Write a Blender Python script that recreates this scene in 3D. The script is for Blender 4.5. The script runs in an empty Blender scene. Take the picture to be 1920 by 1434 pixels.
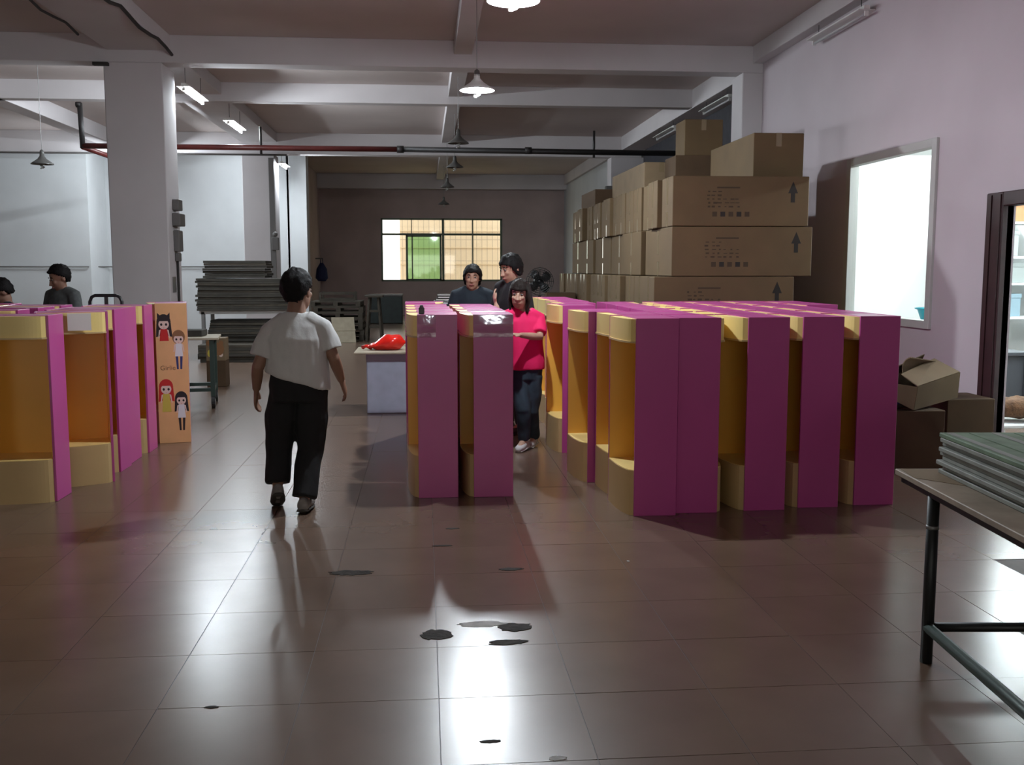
import bpy, bmesh, math, random
from mathutils import Vector, Matrix, noise
random.seed(7)
S = bpy.context.scene
C = S.collection
PI = math.pi

# ------------------------------------------------------------------ camera, world, exposure
F, HC = 1880.0, 1.62
PITCH = math.atan(214 / F); YAW = math.atan(165 / F * math.cos(PITCH))
cd = bpy.data.cameras.new('camera'); cam = bpy.data.objects.new('camera', cd); C.objects.link(cam)
cam.location = (0, 0, HC); cam.rotation_euler = (PI / 2 - PITCH, 0, -YAW)
cd.sensor_width = 36; cd.lens = 36 * F / 1920; cd.clip_end = 200; cd.clip_start = 0.05
S.camera = cam
S.view_settings.view_transform = 'Standard'; S.view_settings.look = 'None'
S.view_settings.exposure = -0.45; S.view_settings.gamma = 1.0; S.view_settings.use_curve_mapping = False
W = bpy.data.worlds.new('world'); S.world = W; W.use_nodes = True
W.node_tree.nodes['Background'].inputs[0].default_value = (1.0, 0.97, 0.9, 1)
W.node_tree.nodes['Background'].inputs[1].default_value = 4.8
S.cycles.use_denoising = True
S.cycles.sample_clamp_indirect = 4.0
S.cycles.caustics_reflective = False; S.cycles.caustics_refractive = False
S.cycles.max_bounces = 8; S.cycles.diffuse_bounces = 5; S.cycles.transparent_max_bounces = 8
PENDANT, TUBE, OFFICE = 5000.0, 1150.0, 720.0
COOL = (0.86, 0.94, 1.0)

MROT = cam.rotation_euler.to_matrix()
def ray(x, y): return MROT @ Vector(((x - 960) / F, -(y - 717) / F, -1))
def G(x, y, z=0.0):
    d = ray(x, y); p = d * ((z - HC) / d.z); return Vector((p.x, p.y, z))
def AY(x, y, Y):
    d = ray(x, y); p = d * (Y / d.y); return Vector((p.x, Y, p.z + HC))
def AX(x, y, X):
    d = ray(x, y); p = d * (X / d.x); return Vector((X, p.y, p.z + HC))

# ------------------------------------------------------------------ materials
M = {}
def mat(name, col, rough=0.6, metal=0.0, var=0.0, vscale=8.0, bump=0.0, bscale=60.0, emit=0.0, ecol=None, alpha=1.0, spec=0.5, coat=0.0, trans=0.0, rvar=0.0):
    m = bpy.data.materials.new(name); m.use_nodes = True; M[name] = m
    nt = m.node_tree; b = nt.nodes['Principled BSDF']
    b.inputs['Base Color'].default_value = (*col, 1); b.inputs['Roughness'].default_value = rough
    b.inputs['Metallic'].default_value = metal; b.inputs['Specular IOR Level'].default_value = spec
    b.inputs['Coat Weight'].default_value = coat; b.inputs['Alpha'].default_value = alpha
    b.inputs['Coat Roughness'].default_value = 0.08
    b.inputs['Transmission Weight'].default_value = trans
    if emit:
        b.inputs['Emission Color'].default_value = (*(ecol or col), 1); b.inputs['Emission Strength'].default_value = emit
    if var or bump or rvar:
        tc = nt.nodes.new('ShaderNodeTexCoord')
    if var or rvar:
        n = nt.nodes.new('ShaderNodeTexNoise'); n.inputs['Scale'].default_value = vscale; n.inputs['Detail'].default_value = 6
        nt.links.new(tc.outputs['Object'], n.inputs['Vector'])
        r = nt.nodes.new('ShaderNodeValToRGB')
        r.color_ramp.elements[0].position = .3; r.color_ramp.elements[1].position = .7
        r.color_ramp.elements[0].color = (*[c * (1 - var) for c in col], 1)
        r.color_ramp.elements[1].color = (*[min(1, c * (1 + var)) for c in col], 1)
        nt.links.new(n.outputs[0], r.inputs[0]); nt.links.new(r.outputs[0], b.inputs['Base Color'])
        if rvar:
            mr = nt.nodes.new('ShaderNodeMapRange'); mr.inputs[1].default_value = .3; mr.inputs[2].default_value = .7
            mr.inputs[3].default_value = max(.02, rough - rvar); mr.inputs[4].default_value = rough + rvar
            nt.links.new(n.outputs[0], mr.inputs[0]); nt.links.new(mr.outputs[0], b.inputs['Roughness'])
    if bump:
        n2 = nt.nodes.new('ShaderNodeTexNoise'); n2.inputs['Scale'].default_value = bscale; n2.inputs['Detail'].default_value = 5
        nt.links.new(tc.outputs['Object'], n2.inputs['Vector'])
        bp = nt.nodes.new('ShaderNodeBump'); bp.inputs['Strength'].default_value = bump; bp.inputs['Distance'].default_value = .01
        nt.links.new(n2.outputs[0], bp.inputs['Height']); nt.links.new(bp.outputs[0], b.inputs['Normal'])
    return m

mat('plaster_white', (.60, .62, .63), .85, var=.05, vscale=1.2, bump=.05, bscale=40)
mat('plaster_lavender', (.54, .475, .505), .85, var=.05, vscale=1.0, bump=.05, bscale=40)
mat('plaster_back', (.52, .42, .40), .9, var=.12, vscale=1.0)
mat('ceiling_paint', (.60, .53, .51), .9, var=.06, vscale=.7)
mat('beam_paint', (.62, .59, .60), .85, var=.05, vscale=1.0)
mat('dark_wall', (.035, .035, .045), .7, var=.2)  # darkness of the unlit recess put into the colour; the tubes would light it
mat('floor_tile', (.16, .105, .075), .255, var=.10, vscale=2.2, spec=.75)
mat('grout', (.095, .066, .052), .6, var=.2)
mat('pothole', (.05, .045, .04), .95, var=.35, vscale=14, bump=.6, bscale=40)
mat('mortar_smear', (.46, .45, .43), .8, var=.2, vscale=20)
mat('pink', (.52, .08, .30), .30, var=.04, vscale=2, coat=.15)
mat('pink_deep', (.40, .055, .16), .32, var=.04, vscale=2, coat=.1)
mat('yellow', (.90, .70, .27), .38, var=.04, vscale=2)
mat('yellow_orange', (.84, .45, .07), .35, var=.05, vscale=2)
mat('tan_base', (.60, .43, .20), .45, var=.05, vscale=3)
mat('orange_print', (.80, .45, .20), .4, var=.04)
mat('cardboard', (.108, .068, .029), .8, var=.10, vscale=3, bump=.05, bscale=80)
mat('cardboard_dark', (.075, .043, .02), .85, var=.12, vscale=4)
mat('cardboard_pale', (.20, .14, .08), .8, var=.10, vscale=4)
mat('cardboard_grey', (.046, .042, .034), .85, var=.25, vscale=5)
mat('tape', (.20, .15, .085), .12, spec=.8)
mat('print_ink', (.012, .009, .006), .7)
mat('print_faint', (.045, .028, .012), .8)
mat('steel_dark', (.02, .022, .022), .45, metal=.3)
mat('steel_green', (.035, .06, .05), .45, metal=.3)
mat('steel_grey', (.25, .25, .25), .4, metal=.6)
mat('aluminium', (.52, .52, .50), .5)
mat('frame_green', (.14, .18, .12), .45)
mat('door_dark', (.035, .012, .014), .45, var=.2)
mat('table_wood', (.30, .24, .18), .6, var=.25, vscale=6)
mat('sheet_grey', (.27, .28, .25), .7, var=.15, vscale=12)
mat('sheet_green', (.15, .22, .14), .7, var=.3, vscale=9)
mat('pipe_red', (.11, .02, .018), .4, var=.2)
mat('pipe_black', (.018, .016, .016), .5)
mat('white_enamel', (.75, .75, .72), .3)
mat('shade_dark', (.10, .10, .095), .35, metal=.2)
mat('bulb', (1, 1, 1), .4, emit=PENDANT, ecol=COOL)
mat('bulb_off', (.35, .35, .33), .3)
mat('tube', (1, 1, 1), .4, emit=TUBE, ecol=COOL)
mat('tube_off', (.45, .44, .46), .4)
mat('tube_office', (1, 1, 1), .4, emit=OFFICE, ecol=(.86, .97, 1.0))
mat('office_white', (.85, .88, .87), .6)
mat('skin', (.42, .235, .16), .55, var=.05, vscale=12)
mat('skin_dark', (.28, .15, .10), .55, var=.05, vscale=12)
mat('skin_pale', (.50, .31, .22), .55, var=.04, vscale=12)
mat('hair', (.008, .007, .007), .62, spec=.15, bump=.4, bscale=90)
mat('hair_brown', (.015, .010, .008), .6, spec=.15, bump=.4, bscale=90)
mat('shirt_white', (.60, .60, .59), .9, bump=.15, bscale=45)
mat('shirt_pink', (.85, .012, .13), .8, bump=.15, bscale=45)
mat('shirt_navy', (.012, .02, .03), .85)
mat('shirt_black', (.015, .012, .016), .85)
mat('shirt_grey', (.09, .10, .10), .85, var=.15, vscale=30)
mat('trousers_black', (.008, .008, .009), .85, bump=.3, bscale=20)
mat('jeans', (.022, .038, .055), .85, var=.3, vscale=12)
mat('shoe_grey', (.22, .20, .19), .7, var=.3, vscale=15)
mat('shoe_white', (.62, .62, .62), .6)
mat('shoe_dark', (.02, .02, .02), .6)
mat('sole', (.05, .045, .04), .8)
mat('eye_dark', (.01, .008, .008), .3)
mat('eye_white', (.30, .27, .25), .4)
mat('lip', (.34, .11, .10), .5)
mat('red_plastic', (.80, .02, .012), .25, coat=.3)
mat('bin_blue', (.38, .42, .52), .5, var=.08)
mat('board_tan', (.38, .33, .24), .7, var=.1)
mat('rubber', (.015, .015, .015), .7)
mat('black_plastic', (.012, .012, .014), .35)
mat('cyan_plastic', (.03, .50, .62), .35)
mat('paper_glare_white', (.90, .88, .84), .5)
mat('bin_green', (.012, .022, .02), .5, var=.3)
mat('pallet_wood', (.055, .046, .033), .8, var=.25)
mat('blue_cloth', (.02, .03, .10), .7)
mat('navy_print', (.03, .04, .16), .6)
mat('red_print', (.55, .02, .02), .6)
mat('brown_print', (.25, .12, .05), .6)
mat('black_print', (.02, .012, .015), .6)
mat('face_print', (.78, .60, .52), .6)
mat('white_print', (.75, .75, .78), .6)
mat('gold_print', (.62, .50, .08), .6)
mat('bottle_white', (.7, .7, .68), .35)
mat('cable', (.03, .026, .024), .7)
mat('grey_box', (.14, .135, .13), .6)
mat('brown_fuzz', (.13, .065, .03), .9, var=.4, vscale=25, bump=.8, bscale=60)
mat('shelf_item_blue', (.25, .36, .42), .6)
mat('shelf_item_grey', (.30, .33, .32), .6)
mat('desk_dark', (.05, .055, .065), .5)
mat('hill_tile', (.72, .62, .44), .6)
# film: glossy, see-through
def glass(name, col, alpha):
    m = bpy.data.materials.new(name); m.use_nodes = True; M[name] = m; nt = m.node_tree
    for n in list(nt.nodes):
        if n.type != 'OUTPUT_MATERIAL': nt.nodes.remove(n)
    out = nt.nodes['Material Output']
    t = nt.nodes.new('ShaderNodeBsdfTransparent'); t.inputs[0].default_value = (*col, 1)
    g = nt.nodes.new('ShaderNodeBsdfGlossy'); g.inputs['Roughness'].default_value = .03
    mx = nt.nodes.new('ShaderNodeMixShader'); mx.inputs[0].default_value = alpha
    nt.links.new(t.outputs[0], mx.inputs[1]); nt.links.new(g.outputs[0], mx.inputs[2]); nt.links.new(mx.outputs[0], out.inputs[0])
glass('film', (.98, .97, .99), .20); M['film'].node_tree.nodes['Glossy BSDF'].inputs['Roughness'].default_value = .33
glass('glass', (.97, .98, .97), .05); glass('glass_green', (.58, .82, .62), .05)
def grid_mat(name, col, line, sx, sy, mortar):
    m = bpy.data.materials.new(name); m.use_nodes = True; M[name] = m; nt = m.node_tree; b = nt.nodes['Principled BSDF']
    tc = nt.nodes.new('ShaderNodeTexCoord'); br = nt.nodes.new('ShaderNodeTexBrick'); mp = nt.nodes.new('ShaderNodeMapping')
    br.offset = 0; br.inputs['Color1'].default_value = (*col, 1); br.inputs['Color2'].default_value = (*[c * .93 for c in col], 1)
    br.inputs['Mortar'].default_value = (*line, 1); br.inputs['Scale'].default_value = 1
    br.inputs['Brick Width'].default_value = sx; br.inputs['Row Height'].default_value = sy; br.inputs['Mortar Size'].default_value = mortar
    nt.links.new(tc.outputs['Object'], mp.inputs[0]); nt.links.new(mp.outputs[0], br.inputs[0]); nt.links.new(br.outputs[0], b.inputs['Base Color'])
    b.inputs['Roughness'].default_value = .3
    return mp, b
m = mat('floor_far', (.16, .105, .075), .255, var=.10, vscale=2.2, spec=.75)
nt = m.node_tree; bs = nt.nodes['Principled BSDF']; src = bs.inputs['Base Color'].links[0].from_socket
br = nt.nodes.new('ShaderNodeTexBrick'); br.offset = 0; br.inputs['Scale'].default_value = 1; br.inputs['Brick Width'].default_value = .52; br.inputs['Row Height'].default_value = .52; br.inputs['Mortar Size'].default_value = .004
tcn = nt.nodes.new('ShaderNodeTexCoord'); nt.links.new(tcn.outputs['Object'], br.inputs['Vector']); mxn = nt.nodes.new('ShaderNodeMixRGB')
nt.links.new(br.outputs['Fac'], mxn.inputs[0]); nt.links.new(src, mxn.inputs[1]); mxn.inputs[2].default_value = (.11, .078, .062, 1); nt.links.new(mxn.outputs[0], bs.inputs['Base Color'])
mp, _ = grid_mat('facade_tile', (.80, .70, .52), (.50, .44, .34), .20, .80, .012)
mp.inputs['Rotation'].default_value = (PI / 2, 0, 0)

# ------------------------------------------------------------------ mesh helpers
class B:
    def __init__(s): s.bm = bmesh.new()
    def box(s, a, b, rz=0, piv=None, mtx=None):
        x0, y0, z0 = a; x1, y1, z1 = b
        co = [(x0,y0,z0),(x1,y0,z0),(x1,y1,z0),(x0,y1,z0),(x0,y0,z1),(x1,y0,z1),(x1,y1,z1),(x0,y1,z1)]
        vs = []
        for c in co:
            v = Vector(c)
            if rz:
                p = Vector(piv or ((x0+x1)/2, (y0+y1)/2, 0)); v = Matrix.Rotation(rz, 3, 'Z') @ (v - p) + p
            if mtx: v = mtx @ v
            vs.append(s.bm.verts.new(v))
        for f in ((0,3,2,1),(4,5,6,7),(0,1,5,4),(1,2,6,5),(2,3,7,6),(3,0,4,7)): s.bm.faces.new([vs[i] for i in f])
        return s
    def cbox(s, c, size, **k):
        return s.box([c[i] - size[i]/2 for i in range(3)], [c[i] + size[i]/2 for i in range(3)], **k)
    def loft(s, rings, caps=True):
        R = [[s.bm.verts.new(p) for p in r] for r in rings]; n = len(R[0])
        for i in range(len(R) - 1):
            for j in range(n): s.bm.faces.new((R[i][j], R[i][(j+1)%n], R[i+1][(j+1)%n], R[i+1][j]))
        if caps: s.bm.faces.new(R[0][::-1]); s.bm.faces.new(R[-1])
        return s
    def tube(s, pts, rad, ref=None, n=12, caps=True):
        pts = [Vector(p) for p in pts]; rings = []; prev = None
        if not isinstance(rad, (list, tuple)): rad = [rad] * len(pts)
        for i, p in enumerate(pts):
            t = (pts[min(i+1, len(pts)-1)] - pts[max(i-1, 0)]).normalized()
            rf = Vector(ref) if ref is not None else (prev if prev is not None else (Vector((0,0,1)) if abs(t.z) < .9 else Vector((1,0,0))))
            a = rf - t * rf.dot(t)
            if a.length < 1e-5: a = t.orthogonal()
            a.normalize(); b = t.cross(a); prev = a
            ra, rb = rad[i] if isinstance(rad[i], (tuple, list)) else (rad[i], rad[i])
            rings.append([p + a * (ra * math.cos(2*PI*k/n)) + b * (rb * math.sin(2*PI*k/n)) for k in range(n)])
        return s.loft(rings, caps)
    def ell(s, c, r, mtx=None, nu=16, nv=10):
        c = Vector(c); rings = []
        for i in range(nv + 1):
            th = PI * (0.02 + .96 * i / nv)
            rings.append([])
            for k in range(nu):
                v = Vector((r[0]*math.sin(th)*math.cos(2*PI*k/nu), r[1]*math.sin(th)*math.sin(2*PI*k/nu), -r[2]*math.cos(th)))
                rings[-1].append(c + (mtx @ v if mtx else v))
        return s.loft(rings)
    def lathe(s, prof, c=(0,0,0), n=20, caps=False):
        c = Vector(c)
        return s.loft([[c + Vector((r*math.cos(2*PI*k/n), r*math.sin(2*PI*k/n), z)) for k in range(n)] for r, z in prof], caps)
    def prism(s, poly, z0, z1):
        return s.loft([[Vector((x, y, z0)) for x, y in poly], [Vector((x, y, z1)) for x, y in poly]])
    def poly(s, pts):
        s.bm.faces.new([s.bm.verts.new(p) for p in pts]); return s
    def build(s, name, m, parent=None, bevel=0, smooth=False, loc=None, rz=0):
        bm = s.bm
        if bevel: bmesh.ops.bevel(bm, geom=[e for e in bm.edges], offset=bevel, segments=1, affect='EDGES', clamp_overlap=True)
        bmesh.ops.recalc_face_normals(bm, faces=bm.faces)
        me = bpy.data.meshes.new(name); bm.to_mesh(me); bm.free()
        if smooth: me.polygons.foreach_set('use_smooth', [True]*len(me.polygons))
        me.materials.append(M[m])
        return link(name, me, parent, loc, rz)
def link(name, me, parent=None, loc=None, rz=0):
    o = bpy.data.objects.new(name, me); C.objects.link(o); o.parent = parent
    if loc: o.location = loc
    if rz: o.rotation_euler.z = rz
    return o
def tag(o, label=None, cat=None, group=None, kind=None):
    if label: o['label'] = label
    if cat: o['category'] = cat
    if group: o['group'] = group
    if kind: o['kind'] = kind
    return o
def thing(name, label, cat, loc=(0,0,0), rz=0, group=None):
    o = bpy.data.objects.new(name, None); C.objects.link(o); o.empty_display_size = .1
    o.location = loc; o.rotation_euler.z = rz
    return tag(o, label, cat, group)
def copy_tree(o, parent=None):
    c = o.copy(); C.objects.link(c); c.parent = parent
    for ch in [x for x in kids.get(o, [])] or o.children: copy_tree(ch, c)
    return c
kids = {}
def struct(b, name, m, label, cat, **k): return tag(b.build(name, m, **k), label, cat, kind='structure')

# ------------------------------------------------------------------ the room
ZC, ZB = 4.79, 4.42            # slab underside, main beam underside
XR, YBACK, YREAR, XL = 4.9, 35.2, -5.0, -13.0
fl = struct(B().box((XL-.2, YREAR-.2, -.2), (10.5, 36.0, -.003)), 'floor', 'floor_far', 'polished brown tiled workshop floor', 'floor')
TW = .52
tm = B().box((-TW/2+.0016, -TW/2+.0016, -.0025), (TW/2-.0016, TW/2-.0016, 0)); tile_me = None
grout = B().box((-6.5, 2.2, -.003), (6.9, 11.45, -.0022)).build('grout', 'grout', fl)
for j in range(-2, 16):
    Y = 3.65 + TW * (j + .5)
    for i in range(-12, 14):
        X = -1.0 + TW * (i + .5)
        # only what the photograph's frame shows
        if X < -.47 * Y - .3 or X > .63 * Y + .3 or Y < 2.75 or Y > 11.4: continue
        if tile_me is None:
            o = tm.build('floor_tile', 'floor_tile', fl); tile_me = o.data
        else: o = link('floor_tile', tile_me, fl)
        o.location = (X, Y, 0); o.rotation_euler = (random.uniform(-.0016, .0016), random.uniform(-.0016, .0016), random.choice((0, PI/2, PI, -PI/2)))
def blob(name, m, px, py, w, h, seed, z=.0012, th=.001):
    c = G(px, py); rnd = random.Random(seed); n = 26
    b = B(); p = [(c.x + w/2*math.cos(2*PI*k/n)*(1+rnd.uniform(-.22, .16)), c.y + h/2*math.sin(2*PI*k/n)*(1+rnd.uniform(-.25, .2))) for k in range(n)]
    b.prism(p, z - .001, z + th); return b.build(name, m, fl)
blob('pothole', 'pothole', 657, 1074, .24, .09, 1); blob('pothole', 'pothole', 957, 1067, .13, .05, 2)
blob('pothole', 'pothole', 820, 1190, .14, .13, 3); blob('pothole', 'pothole', 968, 1176, .16, .10, 4)
blob('pothole', 'pothole', 953, 1204, .17, .06, 5); blob('mortar_smear', 'mortar_smear', 905, 1170, .22, .07, 6, z=.0008)
blob('pothole', 'pothole', 848, 991, .09, .03, 8); blob('pothole', 'pothole', 830, 1023, .12, .025, 9)
blob('pothole', 'pothole', 920, 1390, .07, .02, 10); blob('mortar_smear', 'mortar_smear', 1045, 1422, .06, .03, 11)
blob('pothole', 'pothole', 397, 1326, .05, .02, 12); blob('mortar_smear', 'mortar_smear', 1178, 1052, .015, .02, 13)

struct(B().box((XL-.2, YREAR-.2, ZC), (5.8, 36.0, ZC+.2)), 'ceiling', 'ceiling_paint', 'dim mauve concrete ceiling slab', 'ceiling')
# right wall: pieces around the door and the office window, then the recess, then the far bay
DW = (7.15, 8.15, 2.14); WN = (9.42, 11.32, 1.09, 2.80)
w = B()
w.box((XR, YREAR, 0), (XR+.07, DW[0], ZC)); w.box((XR, DW[0], DW[2]), (XR+.07, DW[1], ZC)); w.box((XR, DW[1], 0), (XR+.07, WN[0], ZC))
w.box((XR, WN[0], 0), (XR+.07, WN[1], WN[2])); w.box((XR, WN[0], WN[3]), (XR+.07, WN[1], ZC)); w.box((XR, WN[1], 0), (XR+.07, 15.0, ZC))
struct(w, 'wall_right', 'plaster_lavender', 'pale lavender plaster wall with office window and door', 'wall')
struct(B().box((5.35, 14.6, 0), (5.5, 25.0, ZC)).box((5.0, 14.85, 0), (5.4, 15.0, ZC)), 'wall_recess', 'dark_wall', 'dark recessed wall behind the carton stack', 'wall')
struct(B().box((XR, 25.0, 0), (XR+.2, YBACK, ZC)), 'wall_far_right', 'plaster_white', 'far white side wall beyond the carton stack', 'wall')
BW = (-1.47, 2.73, 1.17, 3.34)
w = B(); w.box((-4.0, YBACK, 0), (BW[0], YBACK+.25, ZC)); w.box((BW[1], YBACK, 0), (5.2, YBACK+.25, ZC))
w.box((BW[0], YBACK, 0), (BW[1], YBACK+.25, BW[2])); w.box((BW[0], YBACK, BW[3]), (BW[1], YBACK+.25, ZC))
struct(w, 'wall_back', 'plaster_back', 'dark end wall around the daylit window', 'wall')
struct(B().box((-4.0, 27.2, 0), (-3.55, YBACK, ZC)), 'wall_side', 'plaster_back', 'dark side wall leading to the end window', 'wall')
struct(B().box((XL, 27.0, 0), (-3.5, 27.25, ZC)), 'wall_left', 'plaster_white', 'bright white cross wall behind the concrete column', 'wall')
struct(B().box((XL, 25.6, 0), (-8.15, 27.0, ZC)), 'wall_left_projection', 'plaster_white', 'greyish projecting wall section behind the man in grey', 'wall')
struct(B().box((XL-.2, YREAR, 0), (XL, 27.2, ZC)), 'wall_far_left', 'plaster_white', 'far left side wall of the workshop', 'wall')
# unseen wall behind the camera; window openings added to bring in front fill light
w = B(); w.box((XL, YREAR-.2, 0), (XR, YREAR, 1.0)); w.box((XL, YREAR-.2, 2.6), (XR, YREAR, ZC))
for a, b in ((XL, -9), (-6, -2.6), (2.3, XR)): w.box((a, YREAR-.2, 1.0), (b, YREAR, 2.6))
struct(w, 'wall_rear', 'plaster_white', 'unseen wall behind the viewer with window openings added for fill light', 'wall')
# beams and columns
def beam(a, b, label, m='beam_paint'): return struct(B().box(a, b), 'concrete_beam', m, label, 'beam', bevel=.006)
beam((XL, 14.5, ZB), (XR, 14.85, ZC), 'wide cross beam resting on the front concrete column')
beam((XL, 24.5, 4.30), (XR+.4, 24.85, ZC), 'far cross beam behind the red pipe')
beam((XL, 18.0, 4.47), (5.35, 18.25, ZC), 'secondary cross beam above the red pipe')
beam((-4.0, 34.6, 4.30), (XR, 34.95, ZC), 'cross beam above the end window')
beam((XL, 4.3, ZB), (XR, 4.65, ZC), 'cross beam above the open floor')
beam((.45, YREAR, 4.60), (.70, 34.6, ZC), 'slim lengthwise beam above the row of pendant lamps')
beam((-4.28, YREAR, 4.58), (-3.43, 27.0, ZC), 'lengthwise beam above the concrete columns')
beam((-7.45, YREAR, 4.47), (-7.1, 27.0, ZC), 'lengthwise beam over the left aisle')
beam((4.74, YREAR, 4.55), (XR, 14.5, ZC), 'wall beam above the office window')
beam((4.80, 14.85, 4.46), (5.35, 24.5, ZC), 'pale wall beam above the carton stack')
beam((4.80, 24.85, 4.46), (XR, 34.6, ZC), 'wall beam of the far bay')
def column(a, b, label): return struct(B().box(a, b), 'concrete_column', 'beam_paint', label, 'column', bevel=.01)
column((-4.33, 14.5, 0), (-3.55, 15.2, ZB), 'square concrete column beside the stack of board sheets')
column((-4.25, 24.5, 0), (-3.5, 25.2, 4.3), 'far concrete column with a vertical conduit')
column((4.60, 14.5, 0), (5.0, 15.0, ZB), 'wall pilaster behind the carton stack')
column((4.55, 24.5, 0), (5.4, 25.0, 4.3), 'far wall pilaster at the end of the carton stack')
struct(B().box((-3.55, 27.0, 0), (-3.05, 27.6, ZC)), 'trim_1', 'plaster_white', 'bright white wall return beside the far column', 'wall')
# paint drips / cable run along the lengthwise beam
def cable(name, pts, r, label, m='cable', cat='cable', jit=0):
    b = B(); b.tube([Vector(p) + Vector((random.uniform(-jit, jit) for _ in range(3))) for p in pts], r, n=8)
    return tag(b.build(name, m, smooth=True), label, cat)
cable('ceiling_cable', [(-3.42, 9 + i*.4, 4.56 + (.04*math.sin(i*1.7))) for i in range(15)], .022, 'sagging dark cable along the beam above the column', jit=.02)
cable('ceiling_cable', [(-4.29, 9 + i*.4, 4.55 + (.03*math.sin(i*2.1))) for i in range(12)], .016, 'thin dark cable on the far side of the column beam', jit=.015)
b = B().box((-4.45, 14.42, 4.36), (-4.25, 14.5, 4.40)); tag(b.build('wall_bracket', 'cable'), 'short dark bracket at the top of the concrete column', 'bracket')

# back window: frame, mullions, panes
wn = tag(bpy.data.objects.new('window_1', None), 'daylit end window with green sliding pane and metal frame', 'window', kind='structure'); C.objects.link(wn); wn.location = (0, YBACK, 0)
def bar(n, a, b, m='frame_green', p=wn): return B().box(a, b).build(n, m, p)
x0, x1, z0, z1 = BW; zt = 2.79
for a, bb in (((x0, .02, z0), (x0+.06, .12, z1)), ((x1-.07, .02, z0), (x1, .12, z1)), ((x0, .02, z0), (x1, .12, z0+.06)), ((x0, .02, z1-.06), (x1, .12, z1)), ((x0, .01, zt-.035), (x1, .13, zt+.035))): bar('window_frame', a, bb)
for X, zz0, zz1, t in ((-.42, zt, z1, .02), (.67, z0, z1, .055), (1.70, z0, z1, .03)): bar('mullion', (X-t/2*1.5, .02, zz0), (X+t/2*1.5, .11, zz1))
for X0, X1, Z0, Z1, g in ((x0, -.42, zt, z1, 'glass'), (-.42, .67, zt, z1, 'glass'), (.67, 1.7, zt, z1, 'glass'), (1.7, x1, zt, z1, 'glass'),
                          (.67, 1.7, z0, zt, 'glass'), (1.7, x1, z0, zt, 'glass')):
    B().box((X0, .06, Z0), (X1, .066, Z1)).build('pane', g, wn)
sl = B().box((-.60, -.03, z0+.05), (.62, -.024, zt-.05)).build('pane', 'glass_green', wn)
for a, bb in (((-.62, -.05, z0+.03), (-.55, .0, zt-.03)), ((.55, -.05, z0+.03), (.62, .0, zt-.03)), ((-.42, -.05, z0+.03), (-.38, .0, zt-.03)), ((-.62, -.05, z0+.03), (.62, .0, z0+.09)), ((-.62, -.05, zt-.09), (.62, .0, zt-.03))):
    bar('sash_bar', a, bb, 'frame_green', sl)
# outside: tiled house front a few metres off
out = thing('neighbouring_building', 'beige tiled building front seen through the end window', 'building', (0, 38.4, -.5))
B().box((-.9, 0, 0), (10, .3, 6.5)).build('facade', 'facade_tile', out)
for k in range(8): B().box((-.9, -.03, .4 + k*.62), (10, 0, .43 + k*.62)).build('ledge', 'hill_tile', out)
yard = struct(B().box((-20, 36, -.6), (20, 60, -.5)), 'outdoor_ground', 'hill_tile', 'pale paved yard outside the end window', 'ground')

# office behind the right wall
OX, OY0, OY1, OZ = 8.4, 6.6, 13.4, 3.15
struct(B().box((OX, OY0, 0), (OX+.1, OY1, OZ)).box((XR+.07, OY1, 0), (OX, OY1+.1, OZ)).box((XR+.07, OY0-.1, 0), (OX, OY0, OZ)), 'wall_office', 'office_white', 'bright white office walls seen through the glass', 'wall')
struct(B().box((XR+.07, OY0, OZ), (OX, OY1, OZ+.1)), 'ceiling_office', 'office_white', 'white ceiling of the lit office', 'ceiling')
wo = tag(bpy.data.objects.new('window_2', None), 'large bright office window in a pale aluminium frame', 'window', kind='structure'); C.objects.link(wo); wo.location = (XR, 0, 0)
ya, yb, za, zb = WN
for a, bb in (((-.03, ya-.07, za-.06), (.08, ya+.02, zb+.06)), ((-.03, yb-.03, za-.06), (.08, yb+.08, zb+.06)), ((-.03, ya+.02, za-.06), (.08, yb-.03, za+.02)), ((-.03, ya+.02, zb-.02), (.08, yb-.03, zb+.06))):
    B().box(a, bb).build('window_frame', 'aluminium', wo, bevel=.004)
B().box((.03, ya, za), (.036, yb, zb)).build('pane', 'glass', wo)
dr = tag(bpy.data.objects.new('door_1', None), 'dark maroon door frame opening into the bright office', 'door', kind='structure'); C.objects.link(dr); dr.location = (XR, 0, 0)
d0, d1, dz = DW
for a, bb in (((-.05, d1, 0), (.06, d1+.25, dz+.12)), ((-.05, d0-.25, 0), (.06, d0, dz+.12))): B().box(a, bb).build('jamb', 'door_dark', dr, bevel=.008)
B().box((-.05, d0, dz), (.06, d1, dz+.12)).build('lintel', 'door_dark', dr, bevel=.008)
for s_ in (.02, .16): B().box((-.06, d1+s_, 0), (-.05, d1+s_+.05, dz+.10)).build('moulding', 'door_dark', dr)

def tube_fixture(loc, length, lit, label, rot=0, group=None, hang=.0):
    t = thing('fluorescent_light', label, 'light', loc, rot, group)
    B().box((-.035, -length/2, .045), (.035, length/2, .09)).build('housing', 'white_enamel', t, bevel=.006)
    B().box((-.095, -length/2, .036), (.095, length/2, .046)).build('reflector', 'white_enamel', t)
    B().tube([(0, -length/2+.03, 0), (0, length/2-.03, 0)], .016, n=10).build('tube', lit, t, smooth=True)
    for s in (-1, 1): B().box((-.02, s*(length/2-.015)-.012, -.02), (.02, s*(length/2-.015)+.012, .03)).build('socket', 'white_enamel', t)
    if hang:
        for s in (-1, 1): B().tube([(0, s*length*.4, .07), (0, s*length*.4, .07+hang)], .004, n=6).build('hanger', 'steel_dark', t)
    return t
tube_fixture((-3.46, 15.98, 4.21), 1.3, 'tube', 'lit fluorescent tube under the beam just behind the column', hang=.30)
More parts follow.
